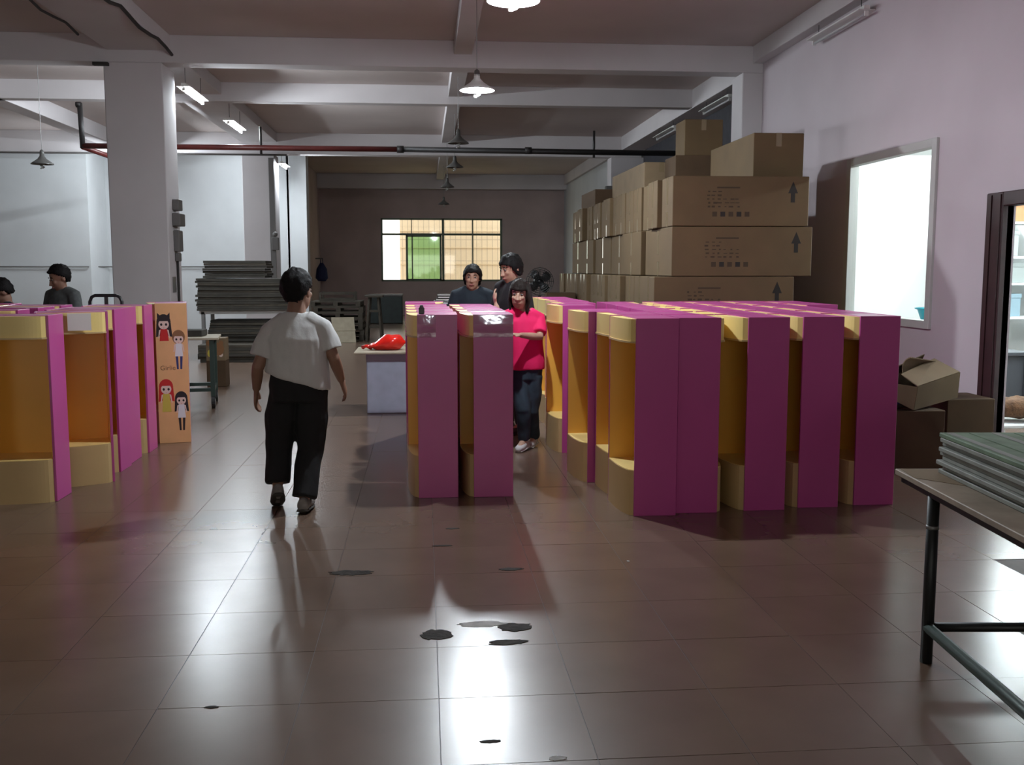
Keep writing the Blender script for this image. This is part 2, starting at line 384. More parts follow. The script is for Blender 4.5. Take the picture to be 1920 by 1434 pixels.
tube_fixture((-3.46, 19.35, 4.21), 1.3, 'tube', 'lit fluorescent tube under the beam above the cut-board stack', hang=.30)
tube_fixture((-3.38, 25.3, 4.08), .9, 'tube', 'lit fluorescent tube on the far concrete column', hang=.64)
tube_fixture((-6.45, 24.0, 4.1), 1.2, 'tube', 'hidden fluorescent tube added behind the column to light the left aisle', hang=.62)  # unseen tube, hidden by the column, added to brighten the white cross wall
tube_fixture((4.80, 11.6, 4.36), 1.5, 'tube_off', 'unlit fluorescent fixture on the wall above the office window', hang=.13)
tube_fixture((4.86, 16.7, 4.28), 1.5, 'tube_off', 'unlit fluorescent fixture under the wall beam nearest the pilaster', hang=.12)
tube_fixture((4.86, 20.2, 4.28), 1.5, 'tube_off', 'unlit fluorescent fixture under the wall beam deeper in', hang=.12)
for x, y, l in ((6.0, 8.6, 'by the doorway'), (6.3, 11.0, 'over the dark desk'), (7.6, 12.0, 'over the white shelf')):
    tube_fixture((x, y, 3.06), 1.5, 'tube_office', 'lit fluorescent light on the office ceiling ' + l, group='office ceiling lights')

# office contents
sh = thing('office_shelf', 'white shelf unit against the office end wall', 'shelf', (7.75, 12.7, 0))
for x in (-.55, .55): B().box((x-.02, 0, 0), (x+.02, .4, 2.3)).build('side_panel', 'office_white', sh)
for z in (.45, .95, 1.4, 1.75, 2.2): B().box((-.53, 0, z), (.53, .4, z+.03)).build('shelf', 'office_white', sh)
for i, (x, z, wx, hz, m) in enumerate(((7.62, 1.78, .45, .33, 'shelf_item_grey'), (7.75, 1.43, .5, .26, 'shelf_item_grey'), (7.72, .98, .4, .30, 'shelf_item_blue'), (7.7, 2.23, .6, .25, 'brown_print'))):
    o = thing('storage_box', ['grey box on the upper office shelf', 'pale grey file box on the middle office shelf', 'blue grey box on the lower office shelf', 'dark brown box on top of the office shelf'][i], 'box', (x, 12.9, z))
    B().box((-wx/2, -.14, 0), (wx/2, .16, hz)).build('box_body', m, o, bevel=.006); B().box((-wx/2-.006, -.146, hz-.05), (wx/2+.006, .166, hz+.004)).build('lid', m, o)
dk = thing('office_desk', 'dark grey office desk behind the door', 'desk', (6.15, 10.6, 0))
B().box((-.4, -.35, .68), (.4, .35, .72)).build('desk_top', 'desk_dark', dk, bevel=.005)
for x in (-.38, .32): B().box((x, -.33, 0), (x+.06, .33, .68)).build('side_panel', 'desk_dark', dk)
B().box((-.32, -.3, .1), (.32, -.28, .68)).build('front_panel', 'desk_dark', dk)
cb = thing('office_cabinet', 'white office cabinet under the window', 'cabinet', (5.3, 10.6, 0))
B().box((-.19, -.6, 0), (.2, .6, 1.05)).build('cabinet_body', 'office_white', cb, bevel=.005)
for s in (-1, 1): d_ = B().box((.2, .02 if s > 0 else -.58, .06), (.22, .58 if s > 0 else -.02, 1.02)).build('cabinet_door', 'office_white', cb); B().box((.22, s*.06-.01, .5), (.24, s*.06+.01, .62)).build('handle', 'steel_grey', d_)
ba = thing('plastic_basin', 'cyan plastic basin on the office cabinet', 'basin', (5.3, 10.05, 1.05))
B().lathe([(.01, 0), (.12, 0), (.17, .14), (.185, .15), (.185, .158), (.165, .15), (.11, .012), (.01, .01)], n=22).build('bowl', 'cyan_plastic', ba, smooth=True)
B().lathe([(.185, .146), (.197, .150), (.197, .160), (.185, .162)], n=22).build('rim', 'cyan_plastic', ba, smooth=True)

# pendant lamps
def pendant(x, y, zr, lit, label, rad=.19, ztop=4.6):
    t = thing('pendant_lamp', label, 'lamp', (x, y, zr), 0)
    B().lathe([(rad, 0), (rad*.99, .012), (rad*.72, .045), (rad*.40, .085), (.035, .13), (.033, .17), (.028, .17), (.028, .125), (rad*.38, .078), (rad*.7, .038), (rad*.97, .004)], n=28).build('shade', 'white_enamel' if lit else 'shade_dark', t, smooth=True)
    B().lathe([(.03, .10), (.034, .16), (.028, .21), (.008, .23)], n=16, caps=True).build('socket', 'shade_dark', t, smooth=True)
    b = B()
    pts = [(.026*math.cos(k*.7), .026*math.sin(k*.7), .09 - k*.0048) for k in range(34)]
    b.tube(pts, .010, n=8); b.build('bulb', 'bulb' if lit else 'bulb_off', t, smooth=True)
    B().tube([(0, 0, .22), (0, 0, ztop - zr)], .004, n=6).build('cord', 'steel_grey', t)
    return t
pendant(.66, 7.45, 3.53, True, 'lit pendant lamp with white shade above the pink display stands')
pendant(.60, 11.3, 3.56, True, 'lit pendant lamp with white shade hanging further down the row', .19)
for i, (x, y, z, l) in enumerate(((.56, 16.2, 3.58, 'unlit dark pendant lamp first beyond the lit ones'), (.62, 20, 3.58, 'unlit dark pendant lamp second beyond the lit ones'), (.57, 24.2, 3.53, 'unlit dark pendant lamp third beyond the lit ones'), (.6, 30, 3.49, 'unlit dark pendant lamp hanging before the end window'))):
    pendant(x, y, z, False, l, .17)
pendant(-5.95, 16.6, 3.24, False, 'unlit dark pendant lamp in the left aisle', .17, ZC)

# red fire pipe and its hangers
t = thing('fire_pipe', 'red and black sprinkler pipe crossing the workshop', 'pipe', (0, 18.4, 0))
B().tube([(-5.9, 0, 3.74), (-.4, 0, 3.735)], .048, n=12).build('pipe_run', 'pipe_red', t, smooth=True)
tag(B().tube([(-.4, 0, 3.735), (4.9, 0, 3.71)], .05, n=12).build('pipe_run', 'pipe_black', t, smooth=True), 'black painted length of the pipe')
B().tube([(-5.9, 0, 3.70), (-5.92, 0, 4.47)], .045, n=12).build('riser', 'pipe_black', t, smooth=True)
B().tube([(-5.98, 0, 4.44), (-5.9, 0, 4.44)], .05, n=10).build('elbow', 'pipe_black', t, smooth=True)
B().tube([(-5.9, 0, 3.72), (-5.9, 4.2, 3.72)], .045, n=12).build('branch', 'pipe_red', t, smooth=True)
for x in (-2.85, 3.1):
    B().tube([(x, 0, 3.62), (x, 0, 4.1)], .022, n=8).build('hanger', 'pipe_black', t, smooth=True)
for x in (-.4, 1.9): B().tube([(x-.06, 0, 3.735), (x+.06, 0, 3.735)], .064, n=12).build('coupling', 'pipe_black', t, smooth=True)
cable('wall_conduit', [(-12, 24.45, 4.27), (-8, 24.45, 4.27), (-3.2, 24.45, 4.27)], .02, 'thin grey conduit under the far cross beam', 'grey_box', 'conduit')
cable('wall_conduit', [(-12, 25.55, 1.66), (-8.2, 25.55, 1.66), (-8.1, 26.9, 1.66), (-4.4, 26.95, 1.66)], .016, 'thin cable stretched along the white wall at head height', 'grey_box', 'cable')
t = thing('column_conduit', 'dark vertical conduit with switch box on the far column', 'conduit', (-3.56, 24.42, 0))
B().box((-.06, -.02, .6), (.06, .06, 4.2)).build('conduit', 'grey_box', t); B().box((-.02, -.1, 2.05), (.14, .0, 2.35)).build('switch_box', 'grey_box', t, bevel=.01)
B().ell((.06, -.06, 2.42), (.06, .05, .06)).build('bell', 'grey_box', t, smooth=True)
t = thing('electrical_switchgear', 'cluster of dark switch boxes on the side of the concrete column', 'switchgear', (-3.55, 14.9, 0))
for z0_, z1_, wx, wy in ((2.44, 2.60, .09, .12), (2.22, 2.40, .11, .16), (1.86, 2.16, .08, .12), (1.72, 1.84, .06, .08)): B().box((0, -wy, z0_), (wx, wy, z1_)).build('switch_box', 'grey_box', t, bevel=.01)
B().tube([(.02, 0, .2), (.02, 0, 1.75)], .018, n=8).build('conduit', 'cable', t)
B().box((0, -.27, 1.28), (.012, -.09, 1.5)).build('notice_plate', 'steel_grey', t)

# ------------------------------------------------------------------ display stands
HW, SD, SH, BULGE = .25, .28, 1.30, .085
def bow(y_back, inset=.0, bulge=BULGE, n=20):
    hw = HW - .018 - inset; p = [(-hw, y_back), (-hw, 0)]
    p = [(-hw, y_back)] + [(-hw + 2*hw*k/n, -bulge*math.sqrt(max(0, 1-(k/n)**2)) + inset) for k in range(n+1)] + [(hw, y_back)]
    return p
def make_stand(label, group, side='pink'):
    t = thing('display_stand', label, 'display stand', (0, 0, 0), 0, group)
    for s in (-1, 1): B().box((min(s*HW, s*(HW-.018)), 0 if s > 0 else -BULGE, 0), (max(s*HW, s*(HW-.018)), SD, SH)).build('side_panel', side, t, bevel=.002)
    B().box((-HW+.018, SD-.015, 0), (HW-.018, SD, SH)).build('back_panel', side, t)
    B().prism(bow(SD-.015), 0, .30).build('base', 'tan_base', t)
    B().prism([(x, y) for x, y in bow(SD-.015, .004)], .30, .304).build('base_top', 'yellow', t)
    B().box((-HW+.018, SD-.027, .304), (HW-.018, SD-.015, 1.15)).build('niche_back', 'yellow_orange', t)
    for s in (-1, 1): B().box((min(s*(HW-.018), s*(HW-.024)), .004 if s > 0 else .004-BULGE, .304), (max(s*(HW-.018), s*(HW-.024)), SD-.027, 1.15)).build('niche_lining', 'yellow_orange', t)
    h = B().prism(bow(SD-.015), 1.15, SH-.006).build('header', 'yellow', t)
    B().prism(bow(SD-.03, -.004, BULGE+.004), 1.138, 1.15).build('header_lip', 'tan_base', h)
    B().box((-HW+.018, .0, SH-.006), (HW-.018, SD-.015, SH-.002)).build('top_cap', side, t)
    kids[t] = [c for c in C.objects if c.parent == t]
    kids[h] = [c for c in C.objects if c.parent == h]
    return t
GA, GB, GL = 'display stands in the block by the carton stack', 'display stands in the middle block', 'display stands in the block before the concrete column'
LA = 'pink sided yellow display stand in the large block before the stacked cartons'
LB = 'pink sided yellow display stand in the small middle block beside the woman in pink'
LL = 'pink sided yellow display stand in the block before the concrete column'
proto = make_stand(LA, GA)
first = [True]
def stand(x, y, rz, label, group):
    o = proto if first[0] else copy_tree(proto)
    first[0] = False
    o.location = (x, y, 0); o.rotation_euler.z = rz + random.uniform(-.012, .012); o['label'] = label; o['group'] = group
    if not group: del o['group']
    return o
L_, R_ = -PI/2, PI/2         # front towards -X / +X
# large block on the right; (front x, near y)
rowA = [(1.36, 6.36), (1.36, 6.89), (1.222, 7.42), (1.20, 8.66), (1.30, 9.19), (1.32, 9.72), (1.30, 10.25), (1.30, 10.78)]
ORD = ['first', 'second', 'third', 'fourth', 'fifth', 'sixth', 'seventh', 'eighth', 'ninth', 'tenth', 'eleventh', 'twelfth', 'thirteenth', 'fourteenth', 'fifteenth', 'sixteenth', 'seventeenth']
def la(col, k): return f"pink and yellow stand, {ORD[k]} back in the {('file on the aisle', 'second file from the aisle', 'third file from the aisle', 'fourth file from the aisle', 'fifth file from the aisle', 'file by the scrap cartons')[col]}, carton-side block"
for k, (x, y) in enumerate(rowA): stand(x, y + HW, L_, la(0, k), GA)
for k in range(6):
    q = stand(1.935, 6.41 + .535*k + HW, R_, la(1, k), GA)
    q.scale.x = -1
for k in range(6): stand(2.125 + .012*k, 6.44 + .53*k + HW, L_, la(2, k), GA)
for k in range(6): stand(2.52 + .01*k, 6.49 + .53*k + HW, L_, la(3, k), GA)
for k in range(6): stand(2.93 + .01*k, 6.53 + .53*k + HW, L_, la(4, k), GA)
for k in range(2): stand(3.36, 8.6 + .53*k + HW, L_, la(5, k), GA)
# middle block
def lb(col, k): return f"pink and yellow stand, {ORD[k]} back in the {('file beside the walking man', 'file beside the person in pink')[col]}, middle block"
c1 = stand(-.05, 7.01 + HW, L_, 'front stand with a black clamp on its top, beside the walking man', GB)
c2 = stand(.34, 7.0 + HW, L_, 'front stand with shiny crumpled film over its top, beside the person in pink', GB)
for k in range(1, 4): stand(-.05 - .012*k, 7.01 + .53*k + HW, L_, lb(0, k), GB)
for k in range(1, 4): stand(.34 - .01*k, 7.0 + .53*k + HW, L_, lb(1, k), GB)
q = stand(.10, 9.35 + HW, R_, 'rearmost stand of the middle block, turned towards the person in black', GB); q.scale.x = -1
# block on the left
stand(-2.82, 7.13, 0, 'front corner stand before the column with its open orange niche facing the floor', GL)
wc = stand(-2.605, 7.69, .33, 'turned stand with a white painted reflection on its header, before the column', GL)
def ll(k, f): return f"pink and yellow stand, {ORD[k]} back in the {f}, column-side block"
stand(-2.68, 8.14, 0, ll(2, 'file on the walkway'), GL); stand(-2.70, 8.72, PI, ll(3, 'file on the walkway'), GL); stand(-2.68, 8.98, .02, ll(4, 'file on the walkway'), GL)
for k, (y, a) in enumerate(((7.45, 0), (8.05, .05), (8.76, PI), (9.0, 0))): stand(-3.38, y, a, ll(k, 'second file from the walkway'), GL)
for k, (y, a) in enumerate(((8.1, 0), (8.8, 0), (9.4, .04))): stand(-3.96, y, a, ll(k, 'third file from the walkway'), GL)
# white plate standing in for a bright reflection on the turned stand's header
m_ = tag(B().box((-.03, -.092, 1.165), (.13, -.087, 1.292)).build('header_glare', 'paper_glare_white', wc), 'white patch standing in for a reflection on the yellow header')
# crumpled plastic film over the tops of the two front stands of the middle block (panel at local x = +HW, i.e. towards the camera)
def film(parent, u0, u1, zlo, seed, puff=.05):
    n, m = 30, 40; b = B(); rows = []
    for i in range(m):
        f = i/(m-1); z = SH + .004 - (SH + .004 - zlo) * f; row = []
        h = (SH - z) / .13                      # 0 at the top edge, 1 where the puffed part ends
        hump = (min(1, max(0, h)/.5) if h < .5 else .5 + .5*math.cos(PI*(h-.5)/.5)) if h < 1 else 0
        for k in range(n):
            g = k/(n-1); u = u0 + (u1-u0) * g; env = math.sin(PI * min(1, max(0, g*.96+.02))) ** .5
            d = .003 + env * (puff * hump * (.85 + .35*noise.noise(Vector((u*17+seed, z*9, seed)))) + (.010 if h < 1.2 else .002) * abs(noise.noise(Vector((u*38, z*42, seed*2)))))
            row.append(b.bm.verts.new((HW + d, u, z)))
        rows.append(row)
    for i in range(m-1):
        for k in range(n-1): b.bm.faces.new((rows[i][k], rows[i][k+1], rows[i+1][k+1], rows[i+1][k]))
    return b.build('plastic_film', 'film', parent, smooth=True)
film(c2, .0, .278, 1.14, 3.1, .085); film(c1, .0, .13, 1.14, 8.7, .07)
# small black clamp on the first middle stand
k1 = thing('spring_clamp', 'small black clamp on top of the front middle display stand', 'clamp', (-.02, 7.06, SH))
B().box((-.02, -.02, 0), (.02, .02, .05)).build('clamp_body', 'black_plastic', k1, bevel=.006); B().box((-.012, -.03, .04), (.012, .03, .065)).build('clamp_grip', 'black_plastic', k1, bevel=.005)

# poster stand: orange printed side towards the camera
ps = make_stand('orange stand with cartoon girls printed on its side, before the wheeled table', None)
ps.location = (-2.52, 9.70, 0); ps.rotation_euler.z = -PI/2 + .22
sp = [c for c in C.objects if c.parent == ps and c.name.startswith('side_panel')]
near = max(sp, key=lambda o: sum(v.co.x for v in o.data.vertices)); near.data = near.data.copy(); near.data.materials[0] = M['orange_print']
# print coordinates: u along local y (0..SD), z height; printed on plane local x = HW
def pr(name, m, pts, lift=.001):
    b = B(); r0 = [Vector((HW + .0003, u, z)) for u, z in pts]; r1 = [Vector((HW + lift, u, z)) for u, z in pts]
    b.loft([r0, r1]); return b.build(name, m, near)
def pe(name, m, cu, cz, ru, rz_, lift=.001, a0=0, a1=2*PI, n=18):
    return pr(name, m, [(cu + ru*math.cos(a0 + (a1-a0)*k/n), cz + rz_*math.sin(a0 + (a1-a0)*k/n)) for k in range(n + (0 if a1-a0 > 6 else 1))], lift)
def girl(cu, cz, hair, dress, long_hair, legs, s=1.0, body_h=.13, cat_ears=False):
    pe('printed_hair', hair, cu, cz+.01*s, .062*s, .072*s, .001)
    if long_hair: pr('printed_hair', hair, [(cu-.062*s, cz), (cu+.062*s, cz), (cu+.072*s, cz-.13*s), (cu+.04*s, cz-.12*s), (cu-.04*s, cz-.12*s), (cu-.07*s, cz-.13*s)], .0011)
    if cat_ears:
        for q in (-1, 1): pr('printed_hair', hair, [(cu+q*.03, cz+.07), (cu+q*.055, cz+.045), (cu+q*.055, cz+.095)], .0012)
    pr('printed_dress', dress, [(cu-.028*s, cz-.055*s), (cu+.028*s, cz-.055*s), (cu+.040*s, cz-.055*s-body_h*s), (cu-.040*s, cz-.055*s-body_h*s)], .0016)
    pe('printed_face', 'face_print', cu, cz-.012*s, .046*s, .046*s, .002)
    pe('printed_hair', hair, cu, cz+.012*s, .05*s, .04*s, .0024, .15, PI-.15)
    for q in (-1, 1): pe('printed_eye', 'black_print', cu+q*.021*s, cz-.014*s, .010*s, .012*s, .0026)
    pr('printed_mouth', 'red_print', [(cu-.006*s, cz-.044*s), (cu+.006*s, cz-.044*s), (cu, cz-.049*s)], .0026)
    for q in (-1, 1): pr('printed_arm', 'face_print', [(cu+q*.028*s, cz-.06*s), (cu+q*.042*s, cz-.065*s), (cu+q*.052*s, cz-.14*s), (cu+q*.044*s, cz-.14*s)], .0018)
    if legs:
        z_ = cz - .055*s - body_h*s
        for q in (-1, 1): pr('printed_leg', legs, [(cu+q*.022*s-.011, z_+.005), (cu+q*.022*s+.011, z_+.005), (cu+q*.016*s+.008, z_-.13*s), (cu+q*.016*s-.008, z_-.13*s)], .0014)
girl(.075, 1.12, 'black_print', 'red_print', True, None, 1.0, .11, True)
girl(.20, .98, 'brown_print', 'white_print', False, 'navy_print', .92, .13)
girl(.075, .52, 'red_print', 'gold_print', True, None, 1.0, .17)
girl(.205, .41, 'black_print', 'white_print', True, 'black_print', .9, .14)
tx = bpy.data.curves.new('print_text', 'FONT'); tx.body = 'Girlie'; tx.size = .06; tx.extrude = .0004
to = bpy.data.objects.new('print_text_tmp', tx); C.objects.link(to); bpy.context.view_layer.update()
me = bpy.data.meshes.new_from_object(to.evaluated_get(bpy.context.evaluated_depsgraph_get())); bpy.data.objects.remove(to)
me.transform(Matrix(((0, 0, 1, HW+.0012), (1, 0, 0, .03), (0, 1, 0, .685), (0, 0, 0, 1)))); me.materials.clear(); me.materials.append(M['brown_print'])
link('printed_lettering', me, near)

# ------------------------------------------------------------------ carton stack
def carton(x0, x1, y0, y1, z0, z1, label, group=None, m='cardboard', tape='left', prints=None):
    t = thing('carton', label, 'carton', ((x0+x1)/2, (y0+y1)/2, z0), random.uniform(-.006, .006), group)
    a, b_, h = (x1-x0)/2, (y1-y0)/2, z1-z0
    B().box((-a, -b_, 0), (a, b_, h)).build('carton_body', m, t, bevel=.006)
    if tape == 'left':
        B().box((-a-.001, -.03, h*.45), (-a+.01, .03, h-.004)).box((-a-.001, -.03, h-.006), (a+.001, .03, h+.001)).build('packing_tape', 'tape', t)
        B().box((-a-.0012, -.03, .0), (-a+.01, .03, h*.3)).build('packing_tape', 'tape', t)
    elif tape == 'top':
        B().box((-.03, -b_-.001, h*.7), (.03, -b_+.01, h)).box((-.03, -b_-.001, h-.006), (.03, b_, h+.001)).build('packing_tape', 'tape', t)
    if prints:
        y = -b_ - .0012
        def q(n, x, z, w, hh, mm='print_faint'): return B().box((x-w/2, y, z-hh/2), (x+w/2, y+.002, z+hh/2)).build(n, mm, t)
        ax = a - prints
        b = B(); zb_, zt_ = h*.48, h*.90
        b.loft([[Vector((ax+px, yy, pz)) for px, pz in ((-.022, zb_), (.022, zb_), (.022, zt_-.12), (.052, zt_-.12), (0, zt_), (-.052, zt_-.12), (-.022, zt_-.12))] for yy in (y, y+.002)])
        b.build('printed_arrow', 'print_ink', t)
        lx = -a + .42
        q('printed_mark', lx+.16, h*.77, .24, .016)
        for r in range(5):
            for k in range(3 if r < 2 else 6):
                q('printed_mark', lx-.05 + k*.062 + random.uniform(-.012, .012), h*(.69-.075*r), random.uniform(.018, .05), random.uniform(.008, .02))
        for k in range(5): q('printed_symbol', lx + .02 + k*.085, h*.24, .05, .05, 'print_ink' if k in (1, 3) else 'print_faint')
    return t
GC = 'long cartons in the tall stack against the right wall'
LC = 'long cardboard carton in the side of the tall stack'
LH = .513
def layer(k, x0, x1, ys, front_label, pr_off):
    for i in range(len(ys) - 1):
        dx = 0 if i == 0 else random.uniform(-.05, .03)
        carton(x0+dx, x1+dx*.5, ys[i]+.004, ys[i+1]-.01 - random.choice((0, 0, .03)), k*LH, (k+1)*LH - .006, front_label if i == 0 else f"carton in the tall stack, {('floor layer', 'second layer up', 'shifted third layer', 'fourth layer', 'topmost full layer')[k]}, {ORD[i]} from the printed front end", None if i == 0 else GC, 'cardboard' if i else 'cardboard', 'left', pr_off if i == 0 else None)
def steps(a, b, s): 
    r = [a]
    while r[-1] < b: r.append(r[-1] + s * random.uniform(.85, 1.15))
    return r
layer(4, 2.54, 3.97, steps(10.2, 16.9, .47), 'printed carton with arrow, top full layer of the tall stack', .17)
layer(3, 2.54, 4.02, steps(10.2, 16.6, 1.25), 'printed carton with arrow, second full layer down in the tall stack', .17)
layer(2, 2.36, 3.84, steps(10.2, 17.2, .50), 'printed carton with arrow, shifted layer just above the pink stands', .18)
layer(1, 2.45, 3.95, steps(10.25, 17, .8), 'carton in the second layer from the floor, behind the pink stands', None)
layer(0, 2.45, 3.95, steps(10.25, 17, .8), 'carton in the floor layer of the tall stack, behind the pink stands', None)
ZT = 5 * LH
carton(3.44, 3.98, 10.42, 12.0, ZT, ZT+.46, 'brown carton lying lengthwise on the front of the tall stack', tape='top', m='cardboard')
carton(3.1, 3.75, 12.35, 12.9, ZT, ZT+.44, 'dark carton on the tall stack supporting another box', tape=None, m='cardboard_dark')
carton(3.22, 3.70, 12.4, 12.85, ZT+.442, ZT+.88, 'small square carton highest on the tall stack', tape='top')
carton(2.85, 3.30, 13.0, 15.2, ZT, ZT+.42, 'long tan carton lying towards the back of the stack top', tape='top', m='cardboard_pale')
carton(2.6, 3.3, 15.3, 16.6, ZT, ZT+.25, 'low carton at the far end of the stack top', tape=None, m='cardboard_dark')
b = B().box((4.40, 24.3, 2.9), (4.56, 24.5, 3.6)); tag(b.build('switch_cabinet', 'grey_box', bevel=.01), 'narrow dark switch cabinet on the far pilaster', 'cabinet')

# ------------------------------------------------------------------ scrap cartons by the office wall
t = carton(3.55, 4.15, 7.62, 8.15, 0, .49, 'brown carton on the floor under the torn carton', tape=None, m='cardboard_dark')
carton(4.40, 4.82, 8.05, 8.5, 0, .52, 'smaller brown carton against the wall by the door frame', tape=None, m='cardboard_dark')
t = thing('torn_carton', 'torn open carton with raised flaps on the floor carton', 'carton', (4.02, 7.95, .66), .5)
def sheet(name, pts, th, m, parent, bend=0):
    pts = [Vector(p) for p in pts]; nrm = (pts[1]-pts[0]).cross(pts[-1]-pts[0]).normalized() * th
    return B().loft([pts, [p + nrm for p in pts]]).build(name, m, parent)
sheet('carton_side', [(-.28, -.22, -.165), (.34, -.20, -.11), (.36, -.20, .10), (-.24, -.22, .02)], .008, 'cardboard', t)
sheet('carton_side', [(.34, -.20, -.11), (.34, .2, -.09), (.36, .2, .09), (.36, -.20, .10)], .008, 'cardboard_dark', t)
sheet('carton_side', [(-.28, .22, -.165), (.34, .2, -.11), (.36, .2, .09), (-.24, .22, .04)], .008, 'cardboard_dark', t)
sheet('carton_bottom', [(-.28, -.22, -.166), (.34, -.20, -.112), (.34, .2, -.10), (-.28, .22, -.166)], .008, 'cardboard_dark', t)
sheet('flap', [(-.24, -.22, .02), (.36, -.20, .10), (.30, .0, .20), (-.20, -.04, .10)], .007, 'cardboard_pale', t)
sheet('flap', [(-.24, .22, .04), (.36, .2, .09), (.25, .06, .24), (-.1, .04, .17)], .007, 'cardboard', t)
b = B(); b.loft([[Vector((-.08 + u*.34, -.06 + .10*math.sin(a), .16 + u*(-.02) + .10*math.cos(a)*(1-.3*u) - .02)) for a in [(.2 + 2.2*k/9) for k in range(10)]] + [Vector((-.08 + u*.34, -.06 + .092*math.sin(a), .16 - .02*u + .092*math.cos(a)*(1-.3*u) - .02)) for a in [(.2 + 2.2*k/9) for k in range(9, -1, -1)]] for u in (0, .5, 1)])
b.build('curled_flap', 'cardboard_pale', t, smooth=False)
sheet('flap', [(-.28, -.22, -.165), (-.24, -.22, .02), (-.42, -.16, .05), (-.45, -.16, -.08)], .007, 'cardboard_pale', t)
sheet('flap', [(-.28, .22, -.165), (-.24, .22, .04), (-.40, .2, -.02), (-.44, .18, -.15)], .007, 'cardboard_dark', t)
t = thing('magazine_bundle', 'dark bundle of printed sheets inside the torn carton', 'paper', (3.82, 7.84, .508), .5)
for k in range(4): B().box((-.2+.01*k, -.12, .001 + .026*k), (.12+.01*k, .12, .024 + .026*k)).build('sheet_pack', ('cardboard_grey', 'navy_print')[k % 2], t)

# ------------------------------------------------------------------ work table on the right with packing sheets
P0, dirL = G(1690, 880, .75), Vector((-.09, -1, 0)).normalized(); dirR = Vector((1, -.09, 0)).normalized()
t = thing('work_table', 'steel framed work table with worn wooden top', 'table', (P0.x, P0.y, 0))
ang = math.atan2(dirR.y, dirR.x)
RT = Matrix.Rotation(ang, 3, 'Z')
def rb(n, a, b_, m, bv=.003, par=None): return B().box(a, b_, mtx=RT).build(n, m, par or t, bevel=bv)
rb('table_top', (-.02, -2.4, .725), (1.15, .02, .75), 'table_wood')
rb('top_rail', (.0, -2.38, .695), (.04, 0, .725), 'steel_dark'); rb('top_rail', (.0, -.05, .695), (1.13, -.01, .725), 'steel_dark')
def leg(x, y):
    l = B().tube([RT @ Vector((x, y, 0)), RT @ Vector((x, y, .70))], .024, n=12).build('leg', 'steel_dark', t, smooth=True)
    B().tube([RT @ Vector((x, y, .565)), RT @ Vector((x, y, .58))], .0255, n=12).build('collar', 'steel_grey', l, smooth=True)
for x, y in ((.02, -.30), (1.1, -.30), (.02, -2.2), (1.1, -2.2)): leg(x, y)
B().tube([RT @ Vector((.02, -.30, .15)), RT @ Vector((1.1, -.30, .15))], .02, n=10).build('stretcher', 'steel_dark', t, smooth=True)
B().tube([RT @ Vector((.02, -.30, .15)), RT @ Vector((.02, -2.2, .15))], .023, n=10).build('stretcher', 'steel_green', t, smooth=True)
B().tube([RT @ Vector((1.1, -.30, .15)), RT @ Vector((1.1, -2.2, .15))], .02, n=10).build('stretcher', 'steel_green', t, smooth=True)
# stacked sheets on the table: each a thing in the bundle
for k in range(9):
    z = .751 + k*.0195; j = .012*math.sin(k*2.3)
    cpt = P0 + RT @ Vector((.13 + j, -1.7, 0))
    o = thing('packing_sheet', f'grey corrugated packing sheet, {ORD[k]} up in the pile on the work table' if k < 8 else 'green-tinged top sheet of the pile on the work table', 'sheet', (cpt.x, cpt.y, z), ang, 'packing sheets piled on the work table' if k < 8 else None)
    B().box((0, 0, 0), (.85, 1.62 + .01*math.cos(k*3), .019)).build('sheet_face', 'sheet_grey' if k < 8 else 'sheet_green', o, bevel=.003)
    if k == 8:
        for q in range(9): B().box((.02 + q*.095, 0, .019), (.05 + q*.095, 1.6, .022)).build('rib', 'sheet_green' if q % 2 else 'sheet_grey', o)
o = thing('paper_sheet', 'pale paper sheet poking out from under the packing sheets', 'paper', (P0.x, P0.y, .7505), ang)
B().prism([(-.015, -.18), (.14, -.35), (.3, -.02), (.0, .012)], 0, .0012).build('paper', 'cardboard_pale', o)
# brown bundle on a stool just inside the office door
o = thing('stool', 'low white stool inside the office doorway', 'stool', (5.45, 8.75, 0))
B().box((-.3, -.25, .18), (.3, .25, .22)).build('stool_seat', 'office_white', o, bevel=.01)
for x in (-.26, .26):
    for y in (-.21, .21): B().box((x-.02, y-.02, 0), (x+.02, y+.02, .18)).build('leg', 'office_white', o)
b = B(); n, m_ = 24, 12; 
for i in range(1): b.ell((0, 0, .13), (.28, .2, .1), nu=n, nv=m_)
for v in b.bm.verts: v.co += v.co.normalized() * (.03 * noise.noise(v.co * 14))
tag(b.build('fur_bundle', 'brown_fuzz', loc=(5.45, 8.75, .215), smooth=True), 'shaggy brown bundle in the office doorway', 'bundle')

# ------------------------------------------------------------------ things in the middle distance
t = thing('grey_bin', 'pale blue grey box carrying a tan board', 'box', (-.40, 11.5, 0))
B().box((-.25, -.27, 0), (.25, .25, .67)).build('box_body', 'bin_blue', t, bevel=.01)
B().box((-.255, -.275, .60), (.255, .255, .675)).build('box_rim', 'bin_blue', t, bevel=.004)
tag(B().box((-.78, 11.1, .678), (-.05, 11.9, .70)).build('tan_board', 'board_tan', bevel=.004), 'tan board lying on the blue grey box', 'board')
b = B(); b.ell((0, 0, .085), (.19, .15, .09), nu=24, nv=12)
for v in b.bm.verts:
    v.co += Vector((noise.noise(v.co*9)*.03, noise.noise(v.co*9+Vector((5, 0, 0)))*.03, noise.noise(v.co*11)*.02))
    if v.co.x < -.08: v.co.z *= .55; v.co.x -= .05
    v.co.z = max(0.0, v.co.z)
bg = thing('plastic_bag', 'crumpled red plastic bag on the tan board', 'bag', (-.40, 11.45, .70))
